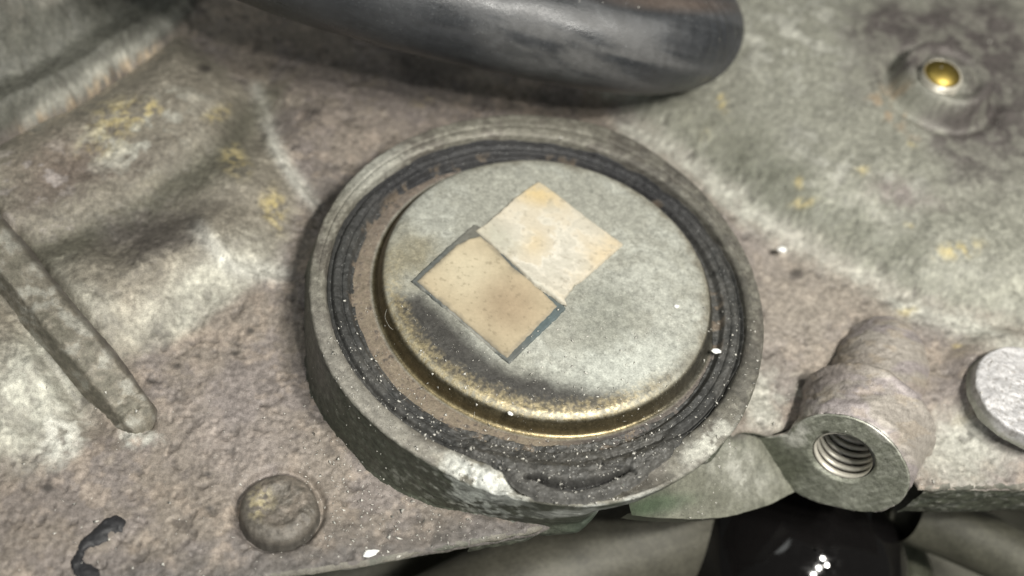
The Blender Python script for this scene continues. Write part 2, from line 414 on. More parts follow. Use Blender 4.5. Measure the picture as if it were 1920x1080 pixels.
        c = mix(c, YELL * (1.0 if a > .65 else 0.8), np.clip(blob(u + du_ * .3, v + dv_ * .3, cx, cy, rx, ry, -15, 0.9) * a * ss(0.38, 0.60, f3 * .6 + f2 * .4), 0, 1) * 0.7)
    # slab, upper left
    mE = ss(0.0, 0.12, sdE)
    c = mix(c, GREY * 0.42, mE * ss(2.1, 1.2, sdE + (f2 - .5) * .5))
    c = mix(c, (0.36, 0.315, 0.25), mE * ss(1.45, 2.0, sdE + (f2 - .5) * .6))
    c = mix(c, CHALK * 0.8, np.exp(-((sdE - 1.75 + (f1 - .5) * 1.2) / 0.25) ** 2) * ss(0.5, 0.6, f2) * 0.85)
    d, p = line_dist(u + du_ * .15, v + dv_ * .15, [(60, 222), (150, 160), (250, 95), (345, 10)]); c = mix(c, PALE * 0.95, np.exp(-(d / 17) ** 2) * 0.8)
    d, p = line_dist(u + du_ * .15, v + dv_ * .15, [(40, 240), (130, 200), (200, 150), (290, 95)]); c = mix(c, TAN * 1.2, np.exp(-(d / 13) ** 2) * ss(0.45, 0.6, f3))
    # purple-brown floor behind the collar
    c = mix(c, MAUVE * 0.95, blob(uu, vv, 700, 170, 170, 100, 10, 0.8) * 0.75 * ss(.3, .5, f2))
    c = mix(c, DARK * 1.5, blob(u + du_ * .4, v + dv_ * .4, 610, 350, 30, 60, 25, 0.9) * 0.6)  # collar's cast shadow painted into the floor colour
    c = mix(c, DARK * .9, blob(u + du_ * .6, v + dv_ * .6, 800, 118, 85, 42, 15, .9) * .8)  # shadow under the hose, with some dirt, painted into the floor colour
    # right of the collar
    c = mix(c, (0.31, 0.275, 0.235), blob(uu, vv, 1500, 600, 130, 130, 0, 0.9) * 0.8)
    c = mix(c, PALE * 0.95, blob(uu, vv, 1430, 770, 50, 60, 20, 0.9) * 0.85)
    c = mix(c, PALE * 0.92, blob(uu, vv, 1830, 850, 120, 70, 0, 0.8) * 0.9)
    c = mix(c, DARK * 2.2, blob(uu, vv, 1905, 835, 45, 30, 0, 0.9) * 0.8)
    c = mix(c, PALE * 0.75, blob(uu, vv, 1360, 890, 90, 55, -10, 0.8))
    # grimy lower margin
    d, p = line_dist(u, v, [(200, 1140), (552, 1090), (900, 1030), (1100, 1000)])
    c = mix(c, (0.100, 0.092, 0.086), ss(125, 12, d + (f2 - .5) * 70) * 0.85)
    c = mix(c, (0.17, 0.145, 0.125), blob(uu, vv, 40, 1000, 160, 110, 0, 0.9) * 0.6)
    c = mix(c, (0.30, 0.265, 0.25), blob(uu, vv, 430, 810, 130, 130, 0, 0.9) * 0.5)
    # oily green cut faces
    wallm = ss(0.0, 0.05, out)
    c = mix(c, GREEN * 0.85, wallm)
    c = mix(c, PALE * 0.8, wallm * ss(0.55, 0.68, f2) * 0.7)
    # mottling, crumbs, pits
    c *= (0.80 + 0.40 * f3)[..., None]
    c *= (0.70 + 0.6 * f5)[..., None]
    c = mix(c, c * 1.5, ss(0.62, 0.75, f2) * 0.35)
    c = mix(c, DARK * 0.8, ss(0.68, 0.78, pits) * 0.45 * (1 - smooth_zone * 0.7))
    for (cx, cy, r) in ((665, 688, 9), (730, 660, 8), (720, 585, 0), (440, 662, 8), (285, 715, 9), (330, 685, 8), (468, 620, 9), (385, 890, 8), (390, 955, 7), (92, 913, 12), (1495, 515, 13), (590, 210, 12), (383, 130, 13)):
        if r: c = mix(c, DARK * 0.7, blob(u + du_ * .12, v + dv_ * .12, cx, cy, r * 1.2, r * .8, 0, 0.8) * 0.85)
    met = np.clip(0.12 + 0.25 * smooth_zone * ss(.4, .6, f2), 0, 1)
    rgh = np.clip(0.62 - 0.14 * smooth_zone + (f2 - .5) * 0.3, 0.3, 0.9)
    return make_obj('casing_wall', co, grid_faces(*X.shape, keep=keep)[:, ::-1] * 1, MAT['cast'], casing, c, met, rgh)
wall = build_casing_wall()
def wall_height(u, v):
    iu = int(np.clip((u + 330) / 2.9, 0, len(WALL_TOP['us']) - 1)); iv = int(np.clip((v + 260) / 2.9, 0, len(WALL_TOP['vs']) - 1))
    return float(WALL_TOP['Z'][max(iu - 6, 0):iu + 7, max(iv - 6, 0):iv + 7].mean())
def build_rib():
    """straight cast rib, built from its four edges"""
    BL = [(-230, 300), (-30, 535), (60, 642), (163, 768), (200, 812)]; TL = [(-190, 290), (10, 522), (108, 640), (203, 755), (234, 792)]
    TR = [(-125, 262), (70, 500), (172, 624), (256, 726), (284, 760)]; BR = [(-105, 260), (92, 505), (194, 632), (276, 735), (304, 770)]
    base = [wall_height(a, b + 25) for a, b in TL]; nn = 160
    hh = [.36, .36, .35, .33, .20]
    def ln(pts, dz): return smooth_path([P(a, b, z0 + h) for (a, b), z0, h in zip(pts, base, dz)], nn)
    lo = [-.22] * 5
    secs = [ln(BL, lo), ln(TL, hh), ln(TR, hh), ln(BR, lo)]
    rows = []
    for k in range(3):
        m = (26, 22, 18)[k]
        for t in np.linspace(0, 1, m, endpoint=(k == 2)): rows.append(secs[k] * (1 - t) + secs[k + 1] * t)
    co = np.stack(rows, 1)
    for _ in range(5): co[:, 1:-1] = (co[:, :-2] + co[:, 1:-1] * 2 + co[:, 2:]) / 4
    tip = co[-1]; tdir = co[-1].mean(0) - co[-12].mean(0); tdir[2] = 0; tdir /= np.linalg.norm(tdir); mid = tip.mean(0)
    caps = [((tip - mid) * np.array([k, k, 1]) + mid + tdir * a - np.array([0, 0, dz]))[None] for k, a, dz in ((.97, .04, .01), (.90, .09, .04), (.80, .13, .10), (.70, .16, .20), (.60, .18, .34))]
    co = np.concatenate([co] + caps, 0)                     # rounded, closed nose
    X, Y = co[..., 0], co[..., 1] + co[..., 2]
    co[..., 2] += (fbm(X, Y, 1.5, 3, 200) - .5) * .05 + (fbm(X, Y, 12, 2, 201) - .5) * .05
    f2 = fbm(X, Y, 4, 4, 202, .6); f3 = fbm(X, Y, 14, 3, 203, .6)
    c = np.broadcast_to((0.225, 0.205, 0.165), co.shape).copy()
    c = mix(c, PALE * .8, ss(.48, .64, f2) * .6); c = mix(c, (0.115, 0.11, 0.085), ss(.50, .36, f2) * .6)
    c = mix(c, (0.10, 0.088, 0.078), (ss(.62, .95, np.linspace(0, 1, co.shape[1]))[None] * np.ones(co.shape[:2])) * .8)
    c *= (.7 + .6 * f3)[..., None]
    make_obj('rib', co, grid_faces(*co.shape[:2])[:, ::-1], MAT['cast'], casing, c, .12, .62)
build_rib()
def side_wall(x_from, x_to, depth, back, label=None):
    """the cut face below the casing's lower edge, between two photo columns"""
    e = resample(np.array(WALL_TOP['edge']), .03)
    uu, vv = proj(np.concatenate([e, np.full((len(e), 1), BASE)], 1))
    m = (uu > x_from) & (uu < x_to); e, uu, vv = e[m], uu[m], vv[m]
    iu = np.clip(((uu - WALL_TOP['us'][0]) / 2.9).astype(int), 0, len(WALL_TOP['us']) - 1); iv = np.clip(((vv - WALL_TOP['vs'][0]) / 2.9).astype(int) - 4, 0, len(WALL_TOP['vs']) - 1)
    zt = WALL_TOP['Z'][iu, iv]; zt = np.convolve(np.pad(zt, 6, mode='edge'), np.ones(13) / 13, 'valid')
    rows = np.concatenate([[-.04], np.linspace(0, 1, 44)])
    t = rows[None] * np.ones((len(e), 1))
    X = e[:, 0:1] + 0 * t; Z = zt[:, None] - .03 - np.clip(t, 0, 1) * depth
    Y = e[:, 1:2] + np.clip(t, 0, 1) ** 2 * back + np.where(t < 0, .08, 0)
    Z = np.where(t < 0, zt[:, None] - .005, Z)
    Y = Y + (fbm(X, Z, 2.2, 3, 180) - .5) * .10 + (fbm(X, Z, 9, 3, 181) - .5) * .035
    f2 = fbm(X, Z * 2, 3.0, 4, 182, .6); f3 = fbm(X, Z, 11, 3, 183, .6)
    c = np.broadcast_to(GREEN * .72, X.shape + (3,)).copy()
    c = mix(c, PALE * .8, ss(.52, .66, f2 * .5 + f3 * .5) * .8)
    c = mix(c, (0.17, 0.155, 0.13), np.clip(1 - t * 9, 0, 1) * .8)
    c = mix(c, (0.05, 0.06, 0.045), ss(.55, .68, f2) * .6)
    return make_obj('side_wall', np.stack([X, Y, Z], -1), grid_faces(*X.shape), MAT['cast'], casing, c, .12, np.clip(.55 + (f2 - .5) * .3, .3, .9))
def build_crevice_shade():  # added black strip standing in for the darkness of the undercut crevice
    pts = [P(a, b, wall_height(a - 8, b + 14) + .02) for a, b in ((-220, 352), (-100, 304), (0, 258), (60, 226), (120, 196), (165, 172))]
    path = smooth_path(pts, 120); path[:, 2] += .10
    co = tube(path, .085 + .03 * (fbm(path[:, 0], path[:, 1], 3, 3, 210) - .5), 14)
    o = make_obj('crevice_shade_strip', co, grid_faces(14, 120, True), MAT['tar'], casing)
    o['label'] = 'black strip added as the shade of the crevice at the upper left'
build_crevice_shade()
side_wall(1735, 2470, 1.05, .15)
side_wall(-200, 880, .30, .34)
side_wall(880, 1020, .42, .12)
def build_web():
    """sloping web between the collar and the threaded boss"""
    n = 90; a, b = np.meshgrid(np.linspace(0, 1, n), np.linspace(0, 1, n), indexing='ij')
    q = lambda A, B, C_, D: (1 - a) * (1 - b) * A + a * (1 - b) * B + a * b * C_ + (1 - a) * b * D
    u = q(1175, 1402, 1500, 1185); v = q(930, 790, 925, 966) + 26 * np.sin(a * np.pi) * b ** 2 - 6 * b * ss(.8, 1, a); z = q(-.75, -1.10, -2.1, -1.25)
    co = Pv(u, v, z)
    for k, (dy, dz) in enumerate(((.06, -.06), (.15, -.25), (.3, -.7))):
        co = np.concatenate([co, (co[:, n - 1] + np.array([0, dy, dz]))[:, None]], 1)
    X, Y = co[..., 0], co[..., 1]
    co[..., 2] += (fbm(X, Y, 1.2, 3, 190) - .5) * .14 + (fbm(X, Y, 9, 3, 191) - .5) * .035
    f1 = fbm(X, Y, 1.2, 4, 192, .6); f2 = fbm(X, Y, 4, 4, 193, .6); u, v = proj(co)
    c = np.broadcast_to((0.165, 0.165, 0.130), co.shape).copy()
    c = mix(c, (0.10, 0.105, 0.08), ss(.48, .62, f1) * .7)
    c = mix(c, PALE * .8, blob(u + (f1 - .5) * 60, v, 1385, 885, 70, 50, 30, .9) * (.4 + .6 * ss(.4, .6, f2)))
    c = mix(c, (0.065, 0.095, 0.055), blob(u + (f1 - .5) * 60, v, 1230, 948, 70, 22, -12, .8) * .8)
    c = mix(c, DARK, blob(u, v, 1385, 815, 26, 12, 0, .8) * .7)
    c *= (.75 + .5 * f2)[..., None]
    make_obj('web', co, grid_faces(co.shape[0], co.shape[1])[:, ::-1], MAT['cast'], casing, c, .15, .55)
build_web()

# ------------------------------------------------------------------ collar
def theta_table(pts, z):
    q = [P(a, b, z) for a, b in pts]
    th = np.array([math.atan2(p[1], p[0]) for p in q]); r = np.array([math.hypot(p[0], p[1]) for p in q])
    o = np.argsort(th); return th[o], r[o]
def th_interp(th, tab):
    t, r = tab
    T = np.concatenate([t - 2 * np.pi, t, t + 2 * np.pi]); Rr = np.concatenate([r, r, r])
    s = 0
    for k in (-0.14, -0.07, 0, 0.07, 0.14): s = s + np.interp(((th + k + np.pi) % (2 * np.pi)) - np.pi, T, Rr)
    return s / 5
RIM = theta_table([(583, 600), (588, 470), (640, 350), (740, 268), (850, 226), (1000, 210), (1150, 236), (1250, 296), (1350, 392), (1412, 500), (1434, 600), (1424, 700), (1385, 795), (1320, 868), (1240, 918), (1130, 946), (1010, 942), (909, 912), (829, 880), (760, 838), (682, 778), (615, 690)], 0.1)
def build_collar():
    prof = round_profile([(3.22, -0.35), (3.30, -0.10), (3.34, 0.06), (3.42, 0.10), (3.66, 0.075), (3.68, -0.04), (3.78, -0.98), (3.88, -1.10), (3.82, -1.28), (3.40, -1.32)], [0, .05, .05, .05, .11, .11, .12, .1, .05, 0], 0.02)
    RB = theta_table([(580, 690), (597, 782), (634, 819), (682, 867), (745, 921), (851, 954), (931, 973), (984, 980), (1073, 984), (1180, 950), (1330, 850), (1400, 650), (1330, 340), (1000, 190), (640, 330), (575, 560)], -1.0)
    def fn(r, z, T):
        Ro = th_interp(T, RIM) * .995
        t = np.clip((r - 3.36) / (3.66 - 3.36), 0, None)
        r2 = np.where(r > 3.36, 3.36 + np.minimum(t, 1) * (Ro - 3.36) + np.clip(r - 3.66, 0, None), r)
        Rb = np.minimum(th_interp(T, RB), 3.80)
        k = np.clip((0.02 - z) / 1.0, 0, 1)
        r2 = np.where((z < 0.02) & (r > 3.5), Ro * (1 - k) + Rb * k + np.clip(r - 3.78, 0, None) * .8, r2)
        x, y = r2 * np.cos(T), r2 * np.sin(T)
        nz = (fbm(x + z * 2, y - z, 2.0, 3, 40) - .5) * 0.02 + (fbm(x + z * 1.3, y + z, 13, 3, 41) - .5) * 0.014
        wall_m = ss(3.5, 3.75, r)
        r2 = r2 + nz * (0.3 + wall_m) + (fbm(x, y + z, 0.6, 2, 43) - .5) * 0.03 * wall_m
        z2 = z + nz * 0.7 * ss(3.3, 3.4, r)
        # chipped, crusted stretch at the bottom, where the edge is worn lower
        u, v = proj(np.stack([x, y, z], -1))
        worn = blob(u, v, 900, 905, 100, 45, 25, 0.7)
        z2 = z2 + worn * (fbm(x, y, 6, 3, 44) - 0.62) * 0.16 * ss(3.4, 3.5, r)
        z2 = z2 - .13 * blob(u, v, 1090, 905, 150, 46, -6, .5) * ((r > 3.25) & (r < 3.62))
        # groove turned into the rim face
        z2 = z2 - 0.03 * np.exp(-((r - 3.47) / 0.018) ** 2) * ss(-.2, .4, np.sin(T))
        # the outside wall is cut short where the casing ends
        dT = ((T + np.pi) % (2 * np.pi)) - np.pi
        short = ss(math.radians(-80), math.radians(-68), dT) * ss(math.radians(-38), math.radians(-52), dT)
        z2 = np.where(z2 < -0.3, -0.3 + (z2 + 0.3) * (1 - 0.9 * short), z2)
        r2 = r2 - .25 * short * ss(-.28, -.34, z2)
        return r2, z2
    co, T, r = lathe(prof, 1100, fn)
    X, Y, Z = co[..., 0], co[..., 1], co[..., 2]
    u, v = proj(co)
    f1 = fbm(X + Z, Y - Z, 1.4, 4, 50, .6); f2 = fbm(X + Z, Y + Z, 4, 4, 51, .6); f3 = fbm(X - Z, Y + Z, 10, 3, 52, .6); f5 = fbm(X + Z, Y + Z * 2, 22, 2, 53)
    outer = (prof[:, 1] < 0.03) & (prof[:, 0] > 3.5)
    cyl = T * 3.7
    f2 = np.where(outer[None], fbm(cyl, Z, 4, 4, 54, .6), f2); f3 = np.where(outer[None], fbm(cyl, Z, 10, 3, 55, .6), f3); f5 = np.where(outer[None], fbm(cyl, Z, 22, 2, 56), f5)
    du_, dv_ = (f1 - .5) * 50 + (f2 - .5) * 30, (f2 - .5) * 40
    isw = (ss(0.075, 0.02, prof[:, 1]) * (prof[:, 0] > 3.5))[None] * np.ones_like(r)       # outside wall
    c = np.broadcast_to((0.195, 0.185, 0.152), co.shape).copy()
    c = mix(c, (0.145, 0.132, 0.112), ss(.42, .62, f1) * .8)
    c = mix(c, (0.26, 0.25, 0.21), ss(.52, .66, f3) * .5)
    c = mix(c, PALE * 0.9, blob(u + du_, v + dv_, 690, 300, 90, 60, -35, .8) * .8)
    c = mix(c, (0.27, 0.255, 0.222), blob(u + du_, v + dv_, 690, 720, 200, 130, 45, .6) * .8)
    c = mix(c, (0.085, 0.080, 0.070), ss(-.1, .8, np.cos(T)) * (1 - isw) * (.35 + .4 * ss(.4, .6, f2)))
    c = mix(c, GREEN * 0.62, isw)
    c = mix(c, (0.13, 0.125, 0.11), isw * blob(u + du_, v + dv_, 600, 640, 40, 110, -8, .8) * 0.9)
    c = mix(c, (0.13, 0.13, 0.11), isw * ss(.60, .74, f3) * 0.4)
    c = mix(c, (0.42, 0.43, 0.37), isw * ss(.54, .68, f3 * .7 + f2 * .3) * blob(u + du_, v + dv_, 870, 930, 140, 40, 20, .8) * .7)
    crust = np.clip(blob(u + du_ * .6, v + dv_ * .6, 905, 905, 95, 32, 28, .7) * ss(.40, .52, f2) + blob(u + du_ * .5, v + dv_ * .5, 1080, 958, 75, 9, -5, .8) * 1.0 + blob(u + du_ * .5, v + dv_ * .5, 1180, 942, 60, 9, -22, .9) * .7, 0, 1)
    c = mix(c, (0.58, 0.59, 0.55), crust * .9)
    crust2 = isw * blob(u + du_ * .6, v + dv_ * .6, 905, 935, 85, 30, 22, .7) * ss(.42, .58, f3 * .5 + f2 * .5)
    c = mix(c, (0.50, 0.52, 0.47), crust2 * .85)
    c = mix(c, PALE, blob(u + du_, v + dv_, 1330, 835, 70, 30, -40, .8) * ss(.4, .55, f2))
    dg = blob(u, v, 1160, 975, 130, 40, -15, .7)
    c = mix(c, (0.03, 0.045, 0.032), dg * isw * .7)
    c *= (0.7 + .6 * f3)[..., None]; c *= (.8 + .4 * f5)[..., None]
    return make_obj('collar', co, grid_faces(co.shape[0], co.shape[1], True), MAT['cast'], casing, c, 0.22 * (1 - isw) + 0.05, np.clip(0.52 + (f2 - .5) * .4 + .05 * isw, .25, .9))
build_collar()

# ------------------------------------------------------------------ low round boss, lower left
def disc_part(name, cx, cy, z, rad, h, paint, parent, mat, soft=0.12, dish=0.03, nth=220, foot=0.05):
    cpt = P(cx, cy, z + h)
    prof = round_profile([(0.0, h - dish), (rad * 0.45, h - dish * 0.8), (rad - soft * 1.1, h), (rad - soft * 0.15, h * 0.75), (rad + 0.0, 0.0), (rad + foot, -0.12)], [0, .1, soft, soft, .05, 0], 0.012)
    def fn(r, zz, T):
        x, y = r * np.cos(T), r * np.sin(T)
        w = (fbm(x + cx, y + cy, 4, 3, 60) - .5) * .06 + (fbm(x + cx, y + cy, 14, 3, 61) - .5) * .03
        return r * (1 + (fbm(np.cos(T) * 1.5 + cx, np.sin(T) * 1.5, 1, 2, 62) - .5) * .06), zz + w
    co, T, r = lathe(prof, nth, fn)
    co = co + np.array([cpt[0], cpt[1], z])
    c, met, rgh = paint(co, T, r / rad)
    return make_obj(name, co, grid_faces(nth, len(prof), True), mat, parent, c, met, rgh)
def paint_boss(co, T, q):
    u, v = proj(co); X, Y = co[..., 0], co[..., 1]
    f2 = fbm(X, Y, 5, 4, 70, .6); f3 = fbm(X, Y, 14, 3, 71)
    c = np.broadcast_to((0.125, 0.112, 0.094), co.shape).copy()
    c = mix(c, (0.235, 0.20, 0.165), ss(.3, .7, f2) * blob(u, v, 540, 930, 60, 60, 0, .8))
    c = mix(c, (0.33, 0.285, 0.17), blob(u + (f2 - .5) * 30, v, 488, 945, 20, 34, 10, .9) * ss(.3, .65, f3) * .8)
    c = mix(c, (0.09, 0.085, 0.075), ss(.93, 1.02, q) * .8)
    c *= (.7 + .6 * f3)[..., None]
    return c, 0.15, np.clip(.5 + (f2 - .5) * .3, .2, .9)
disc_part('round_boss', 523, 946, BASE - 0.05, 0.56, 0.30, paint_boss, casing, MAT['cast'], soft=0.2, dish=0.06)
def paint_pad(co, T, q):
    X, Y = co[..., 0], co[..., 1]
    f2 = fbm(X, Y, 5, 4, 80, .6); f3 = fbm(X, Y, 22, 3, 81)
    c = np.broadcast_to((0.50, 0.49, 0.49), co.shape).copy()
    c = mix(c, (0.24, 0.22, 0.2), ss(.62, .74, f3) * .6)
    c = mix(c, GREY * .8, ss(.98, 1.04, q)); c *= (.85 + .3 * f2)[..., None]
    return c, 0.2, np.clip(.5 + (f3 - .5) * .3, .2, .9)
disc_part('machined_pad', 1935, 735, BASE + 0.56, 0.92, 0.14, paint_pad, casing, MAT['cast'], soft=0.03, dish=0.0)['label'] = 'pale machined round pad at the right edge'

# ------------------------------------------------------------------ threaded boss, lower right
FC = P(1580, 858, -0.85)
def face_axis():
    ray = M @ np.array([(1580 - 960) / 960 / FOC, -(858 - 540) / 960 / FOC, 1.0]); ray /= np.linalg.norm(ray)
    side = M @ np.array([-0.34, -0.94, 0.0])
    f = -0.72 * ray + 0.69 * side
    return f / np.linalg.norm(f)
FA = face_axis()
E1 = np.cross(np.array([0, 0, 1.0]), FA); E1 /= np.linalg.norm(E1); E2 = np.cross(FA, E1)
def to_face(u, v):
    p = on_plane(u, v, FC, FA) - FC
    return np.dot(p, E1), np.dot(p, E2)
def polar_table(pts):
    q = [to_face(a, b) for a, b in pts]
    ph = np.array([math.atan2(b, a) for a, b in q]); r = np.array([math.hypot(a, b) for a, b in q]); o = np.argsort(ph)
    return ph[o], r[o]
def tb(ph, tab, w=(-.05, 0, .05)):
    t, r = tab; T = np.concatenate([t - 2 * np.pi, t, t + 2 * np.pi]); Rr = np.concatenate([r, r, r])
    return sum(np.interp((ph + k + np.pi) % (2 * np.pi) - np.pi, T, Rr) for k in w) / len(w)
def build_threaded_boss():
    root = make_parent = bpy.data.objects.new('threaded_boss', None); COL.objects.link(root); root.parent = casing; root.empty_display_size = .005
    root['label'] = 'stubby cylindrical boss with a machined face and threaded hole'
    front = polar_table([(1402, 816), (1425, 862), (1455, 897), (1500, 930), (1570, 952), (1640, 962), (1690, 942), (1706, 900), (1692, 860), (1655, 815), (1610, 788), (1560, 778), (1510, 785), (1478, 818), (1440, 822)])
    body = polar_table([(1470, 850), (1478, 818), (1505, 780), (1560, 770), (1615, 778), (1665, 808), (1703, 858), (1716, 900), (1695, 945), (1640, 960), (1570, 955), (1500, 920)])
    r0 = 0.46
    nph = 420; ph = np.linspace(-np.pi, np.pi, nph, endpoint=False)
    pf = tb(ph, front, (-.02, 0, .02)); pb_ = tb(ph, body, (-.1, -.05, 0, .05, .1))
    rows = []; kind = []
    for t in np.linspace(0, 1, 46):                      # face: from the hole to its outline
        cham = 0.05 * (1 - min(1, t / 0.07)); rows.append((r0 + 0.02 + (pf - r0 - 0.02) * t, np.full(nph, -cham - 0.03 * max(0, (t - .96) / .04)))); kind.append(0)
    for s in np.linspace(0.02, 0.30, 12):                # back edge of the face blends to the body
        k = ss(0.02, 0.22, np.float64(s)); rows.append((pf * (1 - k) + pb_ * k, np.full(nph, -s))); kind.append(1)
    for s in np.linspace(0.33, 3.3, 110):
        g = 1.0 + 0.07 * ss(0.3, 1.0, np.float64(s))
        g += .05 * math.exp(-((s - 1.02) / .09) ** 2); g *= 1 - 0.24 * ss(1.10, 1.19, np.float64(s))
        g *= math.sqrt(max(1 - max(0, (s - 2.35) / 1.0) ** 2, 0.003))
        rows.append((pb_ * g, np.full(nph, -s))); kind.append(2 if s < 1.15 else 3)
    r = np.array([q[0] for q in rows]).T; s = np.array([q[1] for q in rows]).T; kind = np.array(kind)
    PH = np.broadcast_to(ph[:, None], r.shape)
    co = FC + r[..., None] * (np.cos(PH)[..., None] * E1 + np.sin(PH)[..., None] * E2) + s[..., None] * FA
    # casting relief on the body only
    X, Y = r * np.cos(PH) + s * .7, r * np.sin(PH) - s
    nz = (fbm(X + 5, Y, 1.3, 3, 90) - .5) * .12 + (fbm(X, Y + 3, 8, 3, 91) - .5) * .045
    isb = (kind > 0)[None] * np.ones_like(r)
    dirn = np.cos(PH)[..., None] * E1 + np.sin(PH)[..., None] * E2
    co = co + (nz * isb)[..., None] * dirn
    co = co + ((fbm(X, Y, 9, 3, 92) - .5) * .02 * (1 - isb))[..., None] * FA
    u, v = proj(co)
    f1 = fbm(X, Y, 1.5, 4, 93, .6); f2 = fbm(X, Y, 4, 4, 94, .6); f3 = fbm(X, Y, 11, 3, 95, .6)
    fs = fbm(X * .5 + Y * .9, (Y * .5 - X * .9) * 6, 3, 3, 96)     # milling streaks
    c = np.broadcast_to((0.33, 0.30, 0.265), co.shape).copy()
    c = mix(c, (0.30, 0.265, 0.265), ss(.45, .6, f1) * .8)
    c = mix(c, (0.22, 0.19, 0.165), blob(u + (f1 - .5) * 60, v, 1560, 690, 90, 40, -20, .8) * .7)
    c = mix(c, TAN, ss(.55, .65, f2) * .3)
    face = 1 - isb
    c = mix(c, (0.255, 0.262, 0.212), face)
    c = mix(c, (0.37, 0.375, 0.315), face * ss(.42, .62, fs * .6 + f2 * .4) * .7)
    c = mix(c, (0.105, 0.112, 0.080), face * blob(u + (f2 - .5) * 30, v + (f1 - .5) * 30, 1455, 865, 85, 50, 40, .7) * .85)
    c = mix(c, CHALK * .78, blob(u + (f2 - .5) * 16, v + (f1 - .5) * 20, 1494, 812, 28, 26, 0, .5) * ss(.38, .5, f2) * .9)
    c = mix(c, CHALK, blob(u + (f2 - .5) * 14, v + (f2 - .5) * 12, 1648, 812, 34, 8, 36, .7) * .9)
    c = mix(c, (0.03, 0.03, 0.02), blob(u + (f3 - .5) * 10, v, 1548, 812, 11, 6, 10, .6) * .9)
    ed = np.exp(-((np.arange(r.shape[1]) - 44.5) / 1.3) ** 2)[None] * np.ones_like(r)
    c = mix(c, PALE, ed * ss(.4, .6, f2) * .7)
    c *= (.75 + .5 * f3)[..., None]
    make_obj('body', co, grid_faces(nph, r.shape[1], True)[:, ::-1], MAT['cast'], root, c, .2 + .15 * face, np.clip(.55 + (f2 - .5) * .3 - .08 * face, .25, .9))
    # hole with a helical thread
    nt_, ns = 144, 300; pitch = 0.165
    th = np.linspace(-np.pi, np.pi, nt_, endpoint=False); sd = np.linspace(0.045, 1.5, ns)
    TH, S = np.meshgrid(th, sd, indexing='ij')
    ph_ = (S / pitch + TH / (2 * np.pi)) % 1.0
    crest = np.abs(np.sin(ph_ * np.pi)) ** .75
    rr = 0.515 - 0.075 * crest * ss(.0, .03, S)
    cth = mix(np.broadcast_to((0.055, 0.05, 0.04), TH.shape + (3,)), (0.60, 0.57, 0.49), ss(.42, .80, crest))
    co = FC + rr[..., None] * (np.cos(TH)[..., None] * E1 + np.sin(TH)[..., None] * E2) - S[..., None] * FA
    make_obj('threaded_hole', co, grid_faces(nt_, ns, True), MAT['machined'], root, cth, .35, .42)
    # hole bottom
    k = 48; t2 = np.linspace(0, 2 * np.pi, k, endpoint=False)
    ring = FC - FA * 1.48 + .50 * (np.cos(t2)[:, None] * E1 + np.sin(t2)[:, None] * E2)
    co = np.vstack([ring, FC - FA * 1.62]); fc = np.array([[i, (i + 1) % k, k] for i in range(k)])
    make_obj('hole_bottom', co, fc, MAT['tar'], root)
build_threaded_boss()

